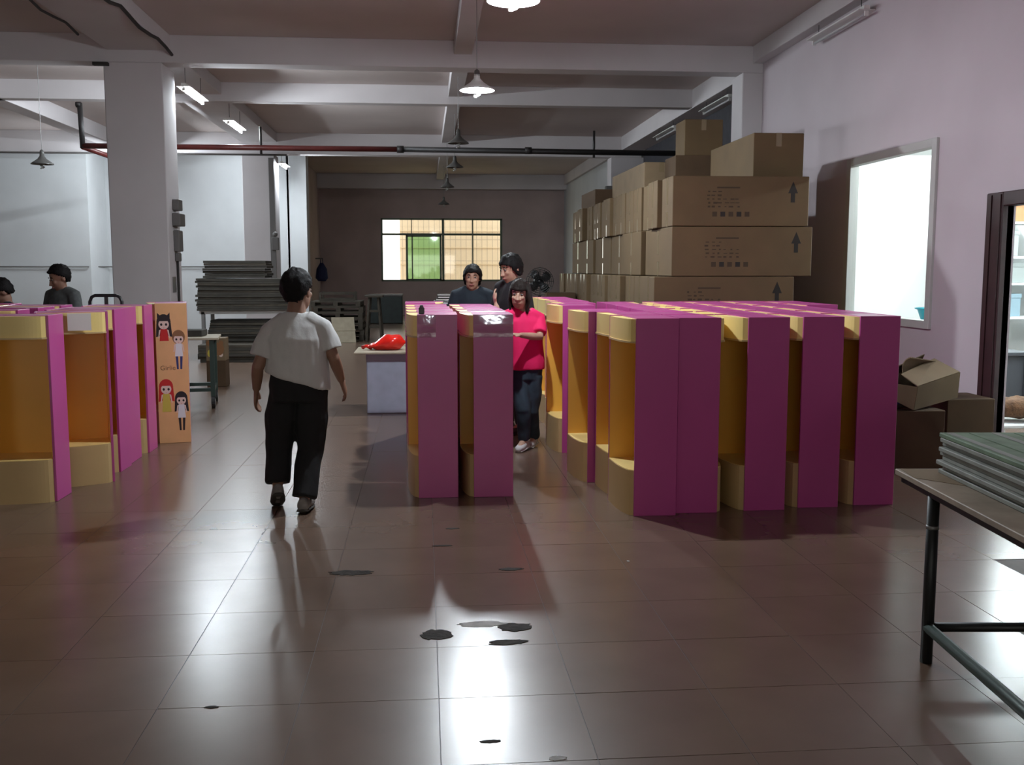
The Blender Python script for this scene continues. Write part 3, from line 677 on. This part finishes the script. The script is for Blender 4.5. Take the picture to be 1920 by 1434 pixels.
b.build('bag_body', 'red_plastic', bg, smooth=True); B().tube([(-.2, .0, .03), (-.26, -.02, .045), (-.3, .03, .03)], [.03, .018, .025], n=8).build('bag_handle', 'red_plastic', bg, smooth=True)
# wheeled table beside the column
t = thing('wheeled_table', 'dark green wheeled table beside the orange stand', 'table', (-2.72, 12.1, 0), .15)
B().box((-.45, -.35, .80), (.30, .35, .825)).build('table_top', 'board_tan', t, bevel=.003)
for x in (-.38, .22):
    for y in (-.3, .3):
        l = B().box((x-.025, y-.025, .14), (x+.025, y+.025, .80)).build('leg', 'steel_green', t)
for y in (-.3, .3): B().box((-.38, y-.02, .20), (.22, y+.02, .24)).build('rail', 'steel_green', t)
for x in (-.38, .22): B().box((x-.02, -.3, .20), (x+.02, .3, .24)).build('rail', 'steel_green', t)
for x in (-.38, .22):
    for y in (-.3, .3):
        wv = B(); wv.tube([(x-.02, y, .075), (x+.02, y, .075)], .075, n=18); wh = wv.build('wheel', 'rubber', t, smooth=False)
        B().tube([(x-.024, y, .075), (x+.024, y, .075)], .04, n=12).build('hub', 'steel_grey', wh)
tag(B().box((-2.95, 12.0, .828), (-2.60, 12.3, .90)).build('board_offcut', 'cardboard_grey', bevel=.004), 'dark board offcut on the wheeled table', 'board')
t = thing('printed_carton', 'carton with a brown animal picture on its upper half', 'carton', (-2.86, 14.15, 0))
B().box((-.13, -.13, 0), (.13, .13, .36)).build('carton_body', 'cardboard_dark', t, bevel=.004)
u_ = B().box((-.128, -.128, .36), (.128, .128, .67)).build('carton_top', 'cardboard_pale', t, bevel=.004)
for x, z, rx, rz_, m in ((-.07, .60, .05, .045, 'brown_print'), (.04, .52, .075, .09, 'brown_print'), (-.01, .44, .03, .045, 'face_print'), (.07, .44, .028, .03, 'face_print'), (.075, .60, .03, .04, 'brown_print'), (-.08, .46, .03, .05, 'gold_print')):
    b = B(); n = 14; b.loft([[Vector((x+rx*math.cos(2*PI*k/n), y, z+rz_*math.sin(2*PI*k/n))) for k in range(n)] for y in (-.131 - rx*.01, -.128)]); b.build('printed_patch', m, u_)
# hand truck with looped handle behind the left stands
t = thing('hand_truck', 'black tubular hand truck handle behind the left display stands', 'hand truck', (-3.06, 10.0, 0))
B().tube([(-.15, 0, .1), (-.15, 0, 1.30), (-.13, 0, 1.345), (-.10, 0, 1.36), (.10, 0, 1.36), (.13, 0, 1.345), (.15, 0, 1.30), (.15, 0, .1)], .016, n=10).build('frame', 'black_plastic', t, smooth=True)
B().box((-.01, -.012, .9), (.02, .012, 1.35)).build('centre_bar', 'black_plastic', t)
B().box((-.2, -.2, .02), (.2, .02, .035)).build('toe_plate', 'steel_dark', t)
for x in (-.2, .2):
    B().tube([(x-.02, .05, .09), (x+.02, .05, .09)], .09, n=16).build('wheel', 'rubber', t)
# stack of corrugated board on a steel trestle
t = thing('steel_trestle', 'steel trestle rack under the tall pile of grey board', 'rack', (-3.25, 18.9, 0))
for x in (-.72, .78):
    for y in (-.4, .4): B().box((x-.03, y-.03, 0), (x+.03, y+.03, .84)).build('leg', 'steel_grey', t)
for y in (-.4, .4): B().box((-.78, y-.03, .80), (.84, y+.03, .86)).build('rail', 'aluminium', t)
for y in (-.4, .4): B().box((-.78, y-.02, .22), (.84, y+.02, .26)).build('rail', 'steel_dark', t)
def board_pile(cx, cy, z0, n, th, sx, sy, label, group, mats=('cardboard_grey', 'cardboard_grey', 'pallet_wood'), sag=.0):
    for k in range(n):
        o = thing('board_sheet', f'{label}, {ORD[k]} sheet up', 'board', (cx + random.uniform(-.03, .03), cy + random.uniform(-.03, .03), z0 + k*th), random.uniform(-.02, .02), group)
        b = B(); nx = 6; prof = lambda x: sag * (-(1 - (2*x)**2)) * k / max(1, n)
        lo = [Vector((sx*(i/nx-.5), -sy/2, prof(i/nx-.5))) for i in range(nx+1)]
        hi = [Vector((v.x, v.y, v.z + th*.92)) for v in reversed(lo)]
        ring = lo + hi; b.loft([ring, [Vector((v.x, sy/2, v.z)) for v in ring]]); b.build('board', mats[k % len(mats)], o)
board_pile(-3.22, 18.9, .862, 14, .0415, 1.68, .95, 'dark corrugated board sheet in the pile on the steel trestle', 'board sheets on the steel trestle', sag=.012)
board_pile(-3.40, 18.95, 1.445, 7, .045, 1.10, .8, 'dark corrugated board in the small bundle topping the pile', 'board sheets bundled on top of the pile')
board_pile(-3.22, 18.9, .265, 10, .042, 1.34, .66, 'dark board sheet stored low inside the steel trestle', 'board sheets inside the steel trestle', ('pallet_wood', 'cardboard_grey'))
board_pile(-3.22, 18.0, .0, 6, .05, 1.35, .6, 'dark board sheet lying on the floor before the trestle', 'board sheets on the floor before the trestle', ('cardboard_grey', 'pallet_wood'))
# pallets and bin before the end wall
def pallet(x, y, z, rz, label, upright=False, group=None):
    t = thing('wooden_pallet', label, 'pallet', (x, y, z), rz, group)
    for k in range(5): B().box((-.55, -.5 + k*.23, .10), (.55, -.5 + k*.23 + .1, .125)).build('slat', 'pallet_wood', t)
    for xx in (-.5, 0, .5): B().box((xx-.05, -.5, .025), (xx+.05, .52, .10)).build('bearer', 'pallet_wood', t)
    for k in (0, 2, 4): B().box((-.55, -.5 + k*.23, 0), (.55, -.5 + k*.23 + .1, .025)).build('slat', 'pallet_wood', t)
    if upright: t.rotation_euler.x = PI/2
    return t
for k in range(7): pallet(-1.95 + random.uniform(-.04, .04), 23.2, k*.127, random.uniform(-.04, .04), f'wooden pallet, {ORD[k]} up in the pile beyond the walking man', group='wooden pallets piled beyond the walking man')
o = thing('packing_crate', 'open slatted crate on the pallet pile', 'crate', (-1.95, 23.2, .89))
for z in (0, .14): 
    for y in (-.3, .3): B().box((-.4, y-.012, z), (.4, y+.012, z+.05)).build('slat', 'pallet_wood', o)
for x in (-.38, .38):
    for y in (-.3, .3): B().box((x-.02, y-.02, 0), (x+.02, y+.02, .2)).build('post', 'pallet_wood', o)
o = thing('wooden_stand', 'rough wooden trestle beside the pallet pile', 'trestle', (-1.12, 22.8, 0))
for x in (-.12, .12):
    for y in (-.25, .25): B().tube([(x*1.4, y*1.2, 0), (x*.8, y, .98)], .03, n=6).build('leg', 'pallet_wood', o)
B().box((-.2, -.35, .98), (.2, .35, 1.02)).build('trestle_top', 'pallet_wood', o)
for z in (.3, .65): B().box((-.15, -.28, z), (.15, -.24, z+.05)).build('rail', 'pallet_wood', o)
o = thing('dark_bin', 'large dark green bin below the end window', 'bin', (-1.15, 30.2, 0))
B().box((-.5, -.4, 0), (.5, .4, .84)).build('bin_body', 'bin_green', o, bevel=.02); B().box((-.52, -.42, .80), (.52, .42, .86)).build('bin_rim', 'grey_box', o, bevel=.01)
o = thing('tilted_board', 'pale board leaning on the pallet pile', 'board', (-1.75, 22.2, .0), .2)
B().box((-.25, 0, 0), (.25, .015, .62), mtx=Matrix.Rotation(-.5, 3, 'X')).build('board', 'board_tan', o); B().box((-.26, -.012, .28), (.26, .0, .32), mtx=Matrix.Rotation(-.5, 3, 'X')).build('batten', 'board_tan', o)
o = thing('blue_bag', 'dark blue cloth bag hanging on the end wall corner', 'bag', (-3.35, 33.6, 1.2))
B().tube([(0, 0, 0), (0, 0, .1), (0, 0, .4), (0, 0, .6)], [(.12, .06), (.2, .1), (.17, .1), (.05, .04)], ref=(1, 0, 0), n=12).build('bag_body', 'blue_cloth', o, smooth=True)
B().tube([(-.04, 0, .58), (-.03, 0, .75), (.03, 0, .75), (.04, 0, .58)], .012, n=8).build('strap', 'blue_cloth', o, smooth=True)
B().box((-.2, -.02, .72), (.02, .02, .76)).build('hook', 'grey_box', o)

# packing bench beyond the middle block
t = thing('packing_bench', 'long packing bench beyond the middle display stands', 'bench', (.95, 11.95, 0))
B().box((-1.0, -.4, 1.06), (1.0, .4, 1.10)).build('bench_top', 'board_tan', t, bevel=.004)
for x in (-.92, .92):
    for y in (-.34, .34): B().box((x-.03, y-.03, 0), (x+.03, y+.03, 1.06)).build('leg', 'steel_green', t)
B().box((-.9, -.36, .3), (.9, -.32, .35)).build('rail', 'steel_green', t)
t = thing('label_printer', 'black and silver machine on the packing bench', 'machine', (.24, 11.7, 1.10))
B().box((-.13, -.12, 0), (.16, .15, .13)).build('housing', 'black_plastic', t, bevel=.015); B().box((-.132, -.126, .03), (-.03, -.118, .10)).build('silver_panel', 'aluminium', t); B().box((-.13, -.10, .13), (.16, .12, .15)).build('lid', 'black_plastic', t, bevel=.006)
for k in range(3):
    o = thing('folder', f'dark curled folder, {ORD[k]} up in the pile on the black machine', 'folder', (.29 + .01*k, 11.73, 1.252 + k*.026), random.uniform(-.2, .2), 'dark folders piled on the black machine')
    B().box((-.15, -.11, 0), (.15, .11, .020)).build('cover', 'cardboard_grey', o, bevel=.003); B().box((-.14, -.112, .005), (.145, -.10, .016)).build('pages', 'paper_glare_white', o)
for x, lab, mm, capm in ((.86, 'white glue bottle with red cap on the packing bench', 'bottle_white', 'red_plastic'), (.70, 'short pale bottle with pale cap on the packing bench', 'bottle_white', 'bottle_white')):
    o = thing('bottle', lab, 'bottle', (x, 11.7, 1.10)); hh = .17 if capm == 'red_plastic' else .1
    B().lathe([(.002, 0), (.032, 0), (.034, hh*.7), (.014, hh), (.002, hh)], n=14).build('bottle_body', mm, o, smooth=True)
    B().lathe([(.002, hh), (.035, hh), (.035, hh+.05), (.002, hh+.055)], n=14).build('cap', capm, o, smooth=True)
# floor fan and boxes further back
t = thing('floor_fan', 'large dark pedestal fan beyond the women', 'fan', (1.78, 15.5, 0))
B().lathe([(.02, 0), (.26, 0), (.26, .03), (.05, .06), (.02, .06)], n=20).build('fan_base', 'black_plastic', t)
B().tube([(0, 0, .05), (0, 0, 1.2)], .025, n=10).build('pole', 'steel_dark', t)
B().tube([(0, -.02, 1.42), (0, .16, 1.42)], [.07, .09], n=14).build('motor', 'black_plastic', t, smooth=True)
for k in range(6):
    r = .05 + .032*k; B().tube([(r*math.cos(2*PI*i/24), -.10 + .06*(k/5)**2, 1.42 + r*math.sin(2*PI*i/24)) for i in range(25)], .005, n=5).build('guard_ring', 'steel_dark', t)
for k in range(4):
    a = k*PI/2 + .4; B().tube([(.03*math.cos(a), -.03, 1.42 + .03*math.sin(a)), (.12*math.cos(a+.2), -.05, 1.42 + .12*math.sin(a+.2)), (.19*math.cos(a+.35), -.02, 1.42 + .19*math.sin(a+.35))], [(.03, .004), (.07, .004), (.05, .004)], ref=(-math.sin(a), 0, math.cos(a)), n=10).build('fan_blade', 'black_plastic', t, smooth=True)
for k in range(16):
    a = 2*PI*k/16; B().tube([(.05*math.cos(a), -.10, 1.42 + .05*math.sin(a)), (.215*math.cos(a), -.04, 1.42 + .215*math.sin(a))], .004, n=4).build('guard_spoke', 'steel_dark', t)
carton(1.85, 2.3, 15.2, 15.7, 0, 1.25, 'tall dark carton beside the pedestal fan', tape=None, m='cardboard_dark')

# ------------------------------------------------------------------ people
def fuse(b, voxel, smooth=4):
    me = bpy.data.meshes.new('tmp'); bmesh.ops.recalc_face_normals(b.bm, faces=b.bm.faces); b.bm.to_mesh(me); b.bm.free()
    o = bpy.data.objects.new('tmp', me); C.objects.link(o)
    r = o.modifiers.new('r', 'REMESH'); r.mode = 'VOXEL'; r.voxel_size = voxel; r.use_smooth_shade = True
    s = o.modifiers.new('s', 'SMOOTH'); s.factor = .5; s.iterations = smooth
    bpy.context.view_layer.update()
    m2 = bpy.data.meshes.new_from_object(o.evaluated_get(bpy.context.evaluated_depsgraph_get()))
    bpy.data.objects.remove(o); bpy.data.meshes.remove(me)
    return m2
def wrinkle(me, amp, sc, seed=0, zs=1.0):
    nrm = [v.normal.copy() for v in me.vertices]
    for v, n in zip(me.vertices, nrm):
        q = Vector((v.co.x*sc + seed, v.co.y*sc, v.co.z*sc*zs)); v.co += n * amp * (noise.noise(q) + .5*noise.noise(q*2.3))
V = Vector
def hand(b, wr, d, pn, s=1.0, curl=.35, thumb=1):
    """palm + five fingers; d = finger direction, pn = palm normal (fingers curl towards it), thumb = +1/-1 side"""
    d = V(d).normalized(); pn = (V(pn) - d*V(pn).dot(d)).normalized(); side = d.cross(pn) * thumb; wr = V(wr)
    b.tube([wr - d*.02, wr + d*.02*s, wr + d*.06*s, wr + d*.095*s], [(.024*s, .017*s), (.03*s, .015*s), (.040*s, .014*s), (.036*s, .012*s)], ref=side, n=12)
    for k, (off, ln) in enumerate(((.030, .070), (.010, .080), (-.010, .074), (-.029, .058))):
        p = wr + d*.088*s + side*off*s; dd = d.copy(); pts = [p - d*.012*s]
        for q in range(3):
            pts.append(p); a = curl * (q + .6); dd = (d*math.cos(a) + pn*math.sin(a)); p = p + dd * ln*s*(.42, .33, .25)[q]
        pts.append(p); b.tube(pts, [.0095*s, .0095*s, .009*s, .008*s, .0065*s], n=8)
    p = wr + d*.025*s + side*.028*s
    b.tube([p - side*.01*s, p + side*.02*s + d*.022*s, p + side*.026*s + d*.05*s + pn*.012*s, p + side*.02*s + d*.075*s + pn*.02*s], [.013*s, .012*s, .010*s, .008*s], n=8)
def headmat(yaw, pitch=0, roll=0): return Matrix.Rotation(yaw, 3, 'Z') @ Matrix.Rotation(pitch, 3, 'X') @ Matrix.Rotation(roll, 3, 'Y')
def head(b, c, R, s=1.0):
    """face looks along R @ (0,-1,0); c = centre of the skull"""
    c = V(c); P = lambda x, y, z: c + R @ V((x, y, z)) * s
    b.ell(P(0, .012, .025), (.076*s, .094*s, .092*s), R, 18, 12)
    b.ell(P(0, -.022, -.045), (.060*s, .066*s, .078*s), R, 18, 12)
    b.ell(P(0, -.05, -.095), (.028*s, .026*s, .022*s), R, 12, 8)
    b.tube([P(0, -.083, .012), P(0, -.096, -.018), P(0, -.106, -.036), P(0, -.086, -.046)], [.009*s, .011*s, .015*s, .010*s], n=10)
    for q in (-1, 1):
        b.ell(P(q*.015, -.092, -.038), (.009*s, .010*s, .008*s), R, 8, 6)
        b.ell(P(q*.078, .012, -.012), (.010*s, .020*s, .032*s), R, 10, 8)
        b.ell(P(q*.032, -.068, -.022), (.024*s, .018*s, .020*s), R, 10, 8)
    b.ell(P(0, -.086, -.068), (.024*s, .010*s, .010*s), R, 10, 6)
def face_parts(c, R, s, parent):
    c = V(c); P = lambda x, y, z: c + R @ V((x, y, z)) * s
    for q in (-1, 1):
        e = B(); e.ell(P(q*.031, -.077, .006), (.013*s, .008*s, .0065*s), R, 10, 6); e = e.build('eye', 'eye_white', parent, smooth=True)
        i = B(); i.ell(P(q*.031, -.0835, .006), (.0062*s, .004*s, .006*s), R, 8, 6); i.build('iris', 'eye_dark', e, smooth=True)
        w_ = B(); w_.tube([P(q*.016, -.086, .026), P(q*.032, -.085, .031), P(q*.05, -.073, .025)], [.003*s, .0042*s, .0025*s], n=6); w_.build('eyebrow', 'hair', parent, smooth=True)
    l = B(); l.tube([P(-.022, -.089, -.068), P(0, -.0965, -.066), P(.022, -.089, -.068)], [(.004*s, .003*s), (.0065*s, .005*s), (.004*s, .003*s)], n=8); l.build('mouth', 'lip', parent, smooth=True)
def hair(c, R, s, parent, m='hair', style='short', seed=0):
    c = V(c); b = B(); nu, nv = 40, 26; rows = []
    for i in range(nv + 1):
        th = PI * i / nv; row = []
        for k in range(nu):
            ph = 2*PI*k/nu; d = V((math.sin(th)*math.cos(ph), math.sin(th)*math.sin(ph), math.cos(th)))
            r = V((.090*d.x, .108*d.y, .106*d.z)); r.y += .012; r.z += .028
            if d.z < -.3 and style in ('short', 'fringe'): r.x *= 1 - .35*(-d.z-.3); r.z *= 1.12
            hyp = math.hypot(d.x, d.y)
            if d.z < 0 and hyp > .05:
                kk = {'short': .35, 'fringe': .8, 'bob': 1.0, 'long': 1.0}[style]; hx, hy = d.x/hyp, d.y/hyp
                r.x = r.x*(1-kk) + kk*.092*hx*(1 - .12*d.z*d.z); r.y = r.y*(1-kk) + kk*(.108*hy*(1 - .25*d.z*d.z) + .012); r.z = .028 + d.z * {'short': .112, 'fringe': .115, 'bob': .20, 'long': .3}[style]
            r += d * (.009 * noise.noise(d*4 + V((seed, 0, 0))) + .006*noise.noise(d*13))
            row.append((d, r))
        rows.append(row)
    tabs = {'short': ((-1, -.86), (-.3, -.78), (0, -.28), (.45, .08), (.8, .36), (1, .44)), 'fringe': ((-1, -.93), (-.2, -.9), (.1, -.72), (.42, -.45), (.62, .08), (1, .14)),
            'bob': ((-1, -.94), (.45, -.94), (.58, -.4), (.7, .05), (1, .08))}
    tabs['long'] = tabs['bob']
    def keep(d):
        y = -d.y / max(1e-3, math.hypot(d.x, d.y)); tb = tabs[style]
        for (y0, l0), (y1, l1) in zip(tb, tb[1:]):
            if y <= y1: return d.z > l0 + (l1-l0)*(y-y0)/(y1-y0)
        return d.z > tb[-1][1]
    vs = {}
    def gv(i, k):
        k %= nu
        if (i, k) not in vs: vs[(i, k)] = b.bm.verts.new(c + R @ rows[i][k][1] * s)
        return vs[(i, k)]
    for i in range(nv):
        for k in range(nu):
            q = [rows[i][k][0], rows[i][(k+1)%nu][0], rows[i+1][k][0], rows[i+1][(k+1)%nu][0]]
            if all(keep(d) for d in q): b.bm.faces.new((gv(i, k), gv(i+1, k), gv(i+1, k+1), gv(i, k+1)))
    bmesh.ops.remove_doubles(b.bm, verts=b.bm.verts, dist=.0005)
    o = b.build('hair', m, parent, smooth=True)
    md = o.modifiers.new('t', 'SOLIDIFY'); md.thickness = .018*s; md.offset = -1
    return o
def person(name, label, J, o):
    """J: world joints. o: options"""
    base = V((J['pel'].x, J['pel'].y, 0)); t = thing(name, label, 'person', base)
    for k in J: J[k] = V(J[k]) - base
    r = (J['shR'] - J['shL']); r.z = 0; r.normalize(); s = o.get('s', 1.0); vx = o.get('vox', .009)
    gr = o.get('girth', 1.0)
    R = headmat(*o['head_rot']); hc = J['head']
    nb = (J['shL'] + J['shR'])/2 + V((0, 0, o.get('nbz', .05)*s)); hs = s * o.get('hs', 1.13); pel = J['pel']; mid = pel.lerp(nb, .5)
    b = B()
    b.tube([pel - V((0, 0, .06)), pel, pel.lerp(nb, .3), pel.lerp(nb, .65), pel.lerp(nb, .88), nb + V((0, 0, .02))],
           [(.13*s*gr, .09*s), (.155*s*gr, .105*s*gr), (.135*s*gr, .095*s*gr), (.155*s*gr, .105*s*gr), (.14*s, .08*s), (.055*s, .05*s)], ref=r, n=20)
    b.tube([nb - V((0, 0, .03)), nb.lerp(hc, .45), hc - V((0, 0, .03))], [.066*s, .056*s, .055*s], n=14)
    for q in 'LR':
        sh, el, wr = J['sh'+q], J['el'+q], J['wr'+q]
        b.tube([nb.lerp(sh, .3), sh, sh.lerp(el, .4), el, el.lerp(wr, .35), wr], [.05*s, .053*s, .046*s, .039*s, .038*s, .026*s], n=12)
        hd = J.get('hd'+q) ; d = (wr - el) if hd is None else (hd + base)
        hand(b, wr, d, o.get('palm'+q, (0, 1, 0)), 1.08*s, o.get('curl', .35), o.get('thumb'+q, 1 if q == 'L' else -1))
        hp, kn, an, toe = J['hip'+q], J['kn'+q], J['an'+q], J['toe'+q]
        b.tube([hp + V((0, 0, .03)), hp.lerp(kn, .4), kn, kn.lerp(an, .35), an], [.085*s, .075*s, .054*s, .052*s, .036*s], n=12)
        b.tube([an, an.lerp(toe, .5) - V((0, 0, .01)), toe], [.035*s, .035*s, .026*s], n=10)
    head(b, hc, R, hs)
    sk = o.get('skin', 'skin'); me = fuse(b, vx*.75); me.materials.clear(); me.materials.append(M[sk]); link('body', me, t)
    face_parts(hc, R, hs, t); hair(hc, R, hs, t, o.get('hairm', 'hair'), o.get('hair', 'short'), o.get('seed', 0))
    # shirt
    b = B(); hem = o.get('hem', -.03); k = o.get('loose', 1.0); tilt = o.get('tilt', 0.0)
    cs = [(hem, (.185*gr*k, .135*gr*k)), (.12, (.185*gr*k, .14*gr*k)), (.4, (.175*gr*k, .13*gr*k)), (.66, (.185*gr, .13*gr)), (.84, (.175, .105)), (.95, (.12, .08)), (1.04, (.07, .062))]
    rings = []; n = 24; fw = V((0, 0, 1)).cross(r)
    for f, (a, c_) in cs:
        ctr = pel.lerp(nb, f) if f >= 0 else pel + V((0, 0, f * 1.0 * .5))
        tl = tilt * max(0, 1 - max(f, 0)*2.2)
        rings.append([ctr + r*(a*s*math.cos(2*PI*i/n)) + fw*(c_*s*math.sin(2*PI*i/n)) - V((0, 0, 1))*tl*math.cos(2*PI*i/n) for i in range(n)])
    b.loft(rings)
    sl = o.get('sleeve', .78)
    for q in 'LR':
        sh, el = J['sh'+q], J['el'+q]; e = sh.lerp(el, sl); o_ = (sh - nb).normalized()*.012
        if sl > 1:
            wr = J['wr'+q]; b.tube([nb.lerp(sh, .35), sh + o_, el, el.lerp(wr, .9)], [.07*s, .076*s, .058*s, .045*s], n=14)
        else: b.tube([nb.lerp(sh, .35), sh + o_, sh.lerp(e, .5) + o_, e], [.07*s, .068*s*gr, .069*s*gr, .073*s*gr], n=16)
    me = fuse(b, vx, 5); wrinkle(me, o.get('fold', .008), 9, 3.3, .6); me.materials.clear(); me.materials.append(M[o['shirt']]); link('shirt', me, t)
    # trousers
    b = B(); tk = o.get('baggy', 1.0)
    b.tube([pel + V((0, 0, .10)), pel, pel - V((0, 0, .10))], [(.155*s*gr, .115*s*gr), (.172*s*gr, .128*s*gr), (.165*s*gr, .12*s*gr)], ref=r, n=20)
    for q in 'LR':
        hp, kn, an = J['hip'+q], J['kn'+q], J['an'+q]
        b.tube([hp + V((0, 0, .05)), hp.lerp(kn, .35), kn, kn.lerp(an, .5), an + V((0, 0, .0))], [.096*s, .094*s*tk, .076*s*tk, .068*s*tk, .066*s*tk], n=14)
    me = fuse(b, vx, 4); wrinkle(me, .010, 10, 7.7, .5); me.materials.clear(); me.materials.append(M[o['trousers']]); link('trousers', me, t)
    for q in 'LR':
        an, toe = J['an'+q], J['toe'+q]; d = (toe - an); d2 = d.normalized(); hl = an - V((d2.x, d2.y, 0))*.05 - V((0, 0, .045))
        sd = V((0, 0, 1)).cross(V((d2.x, d2.y, 0)).normalized())
        b = B(); b.tube([hl - d2*.012, hl, hl.lerp(toe, .35) + V((0, 0, .012)), hl.lerp(toe, .7), toe, toe + d2*.03], [(.030*s, .036*s), (.037*s, .046*s), (.040*s, .048*s), (.046*s, .036*s), (.040*s, .028*s), (.02*s, .014*s)], ref=sd, n=14)
        so = b.build('shoe', o['shoe'], t, smooth=True)
        up = (d2.cross(sd)); up = up if up.z > 0 else -up
        b = B(); off = -up*.034*s; b.tube([hl + off - d2*.02, hl + off, hl.lerp(toe, .7) + off*.75, toe + off*.62 + d2*.02], [(.028*s, .008), (.040*s, .010), (.050*s, .009), (.036*s, .008)], ref=sd, n=12); b.build('sole', o.get('solem', 'sole'), so, smooth=True)
    return t

# 1: man walking away, mid stride, head turned slightly to his right
YM = 6.74
A = lambda x, y, Y=YM: AY(x, y, Y)
J = dict(pel=A(559, 722), head=A(558, 545, YM+.02), shL=A(509, 624), elL=A(483, 690, YM-.02), wrL=A(481, 730, YM+.05), shR=A(602, 617), elR=A(627, 674, YM-.01), wrR=A(640, 712, YM+.07),
         hipL=A(533, 745), knL=A(524, 838, YM+.08), anL=A(521, 914, YM-.02), toeL=V((-1.02, YM+.13, .035)), hipR=A(584, 745), knR=A(582, 842, YM+.05), anR=A(570, 936, YM-.08), toeR=V((-.80, YM+.10, .035)))
J['anL'].z = .19; J['anR'].z = .10
person('person', 'person in a white T-shirt and black trousers walking away across the floor', J,
       dict(head_rot=(PI + -.45, .04, 0), s=1.04, girth=1.10, hem=.06, tilt=.075, loose=1.02, shirt='shirt_white', trousers='trousers_black', shoe='shoe_grey', hair='short', vox=.008, baggy=1.18, skin='skin_dark', sleeve=.68, fold=.008, nbz=.105, hs=1.10, palmL=(1, 0, 0), palmR=(-1, 0, 0), thumbL=-1, thumbR=1))
# 2: woman in pink, facing the camera's left, hands at work
YW = 8.85
A = lambda x, y, Y=YW: AY(x, y, Y)
J = dict(pel=A(986, 690), head=A(974, 552, YW-.05), shL=A(1009, 596, YW+.02), elL=A(1012, 632, YW-.10), wrL=A(976, 628, YW-.24), shR=A(955, 592, YW-.02), elR=A(936, 600, YW+.10), wrR=A(930, 572, YW+.16),
         hipL=A(999, 715), knL=A(996, 770, YW), anL=A(1000, 822, YW+.16), toeL=V((.94, YW+.06, .035)), hipR=A(974, 715), knR=A(981, 770, YW-.1), anR=A(983, 828, YW-.03), toeR=V((.82, YW-.14, .035)))
J['anL'].z = .10; J['anR'].z = .10
person('person', 'person in a bright pink T-shirt and jeans standing beside the middle stands', J,
       dict(head_rot=(-.25, .05, .05), s=.92, girth=.95, hem=-.02, loose=1.05, shirt='shirt_pink', trousers='jeans', shoe='shoe_white', hair='bob', hairm='hair_brown', vox=.009, skin='skin_pale', sleeve=.8, palmL=(0, 0, -1), palmR=(1, 0, 0), solem='shoe_white', seed=4))
# 3: person in navy behind the middle block, looking at the camera
YN = 10.45
def standing(x, Y, top, s, face, lean=0, arms=None, sit=0):
    c, sn = math.cos(face), math.sin(face)
    def L(a, f, z): return V((x - a*c + f*sn, Y - a*sn - f*c, z)) if False else V((x + a*c + f*sn, Y + a*sn - f*c, z))
    z = lambda v: v * s - sit
    hh = top
    return dict(pel=L(0, 0, z(.93)), head=L(0, .02+lean, top - .118*s), shL=L(.17*s, lean*.8, top-.30*s), shR=L(-.17*s, lean*.8, top-.30*s),
                elL=L(.24*s, .02+lean*.7, top-.58*s), elR=L(-.24*s, .02+lean*.7, top-.58*s), wrL=L(.17*s, .22+lean*.6, top-.62*s), wrR=L(-.17*s, .22+lean*.6, top-.62*s),
                hipL=L(.085*s, 0, z(.88)), hipR=L(-.085*s, 0, z(.88)), knL=L(.095*s, .03, z(.48)), knR=L(-.095*s, .03, z(.48)), anL=L(.10*s, 0, .09), anR=L(-.10*s, 0, .09), toeL=L(.12*s, .16, .035), toeR=L(-.12*s, .16, .035))
person('person', 'person in a dark navy top looking out between the stands and the packing bench', standing(.50, YN, 1.635, .95, -.1),
       dict(head_rot=(-.1, 0, .04), s=.95, shirt='shirt_navy', trousers='jeans', shoe='shoe_dark', hair='fringe', vox=.011, skin='skin', seed=9, palmL=(0, 0, -1), palmR=(0, 0, -1)))
# 4: person in black behind the woman in pink, bent to the left
j4 = standing(.89, 9.85, 1.735, 1.0, -.95, .04)
for k in j4:
    if k in ('anL', 'anR', 'toeL', 'toeR', 'knL', 'knR'): j4[k] = V(j4[k])
person('person', 'person in black standing close behind the person in pink', j4,
       dict(head_rot=(-1.05, .25, 0), s=1.0, shirt='shirt_black', trousers='trousers_black', shoe='shoe_dark', hair='fringe', vox=.011, skin='skin', seed=12, palmL=(0, 0, -1), palmR=(0, 0, -1)))
# 5: man in grey at the left, looking down
person('person', 'person in a grey shirt looking down behind the left display stands', standing(-3.80, 11.1, 1.635, .97, -.55, .06),
       dict(head_rot=(-.95, .35, 0), s=.97, shirt='shirt_grey', trousers='trousers_black', shoe='shoe_dark', hair='short', vox=.011, skin='skin_dark', seed=15, palmL=(0, 0, -1), palmR=(0, 0, -1)))
# 6: stooping person in navy at the picture's left border
j6 = standing(-3.98, 10.35, 1.50, .97, -1.2, .15)
person('person', 'stooping person in dark navy beside the person in grey', j6,
       dict(head_rot=(-1.2, .7, 0), s=.97, shirt='shirt_navy', trousers='trousers_black', shoe='shoe_dark', hair='short', vox=.012, skin='skin_dark', seed=18, sleeve=1.5, palmL=(0, 0, -1), palmR=(0, 0, -1)))
bpy.context.view_layer.update()
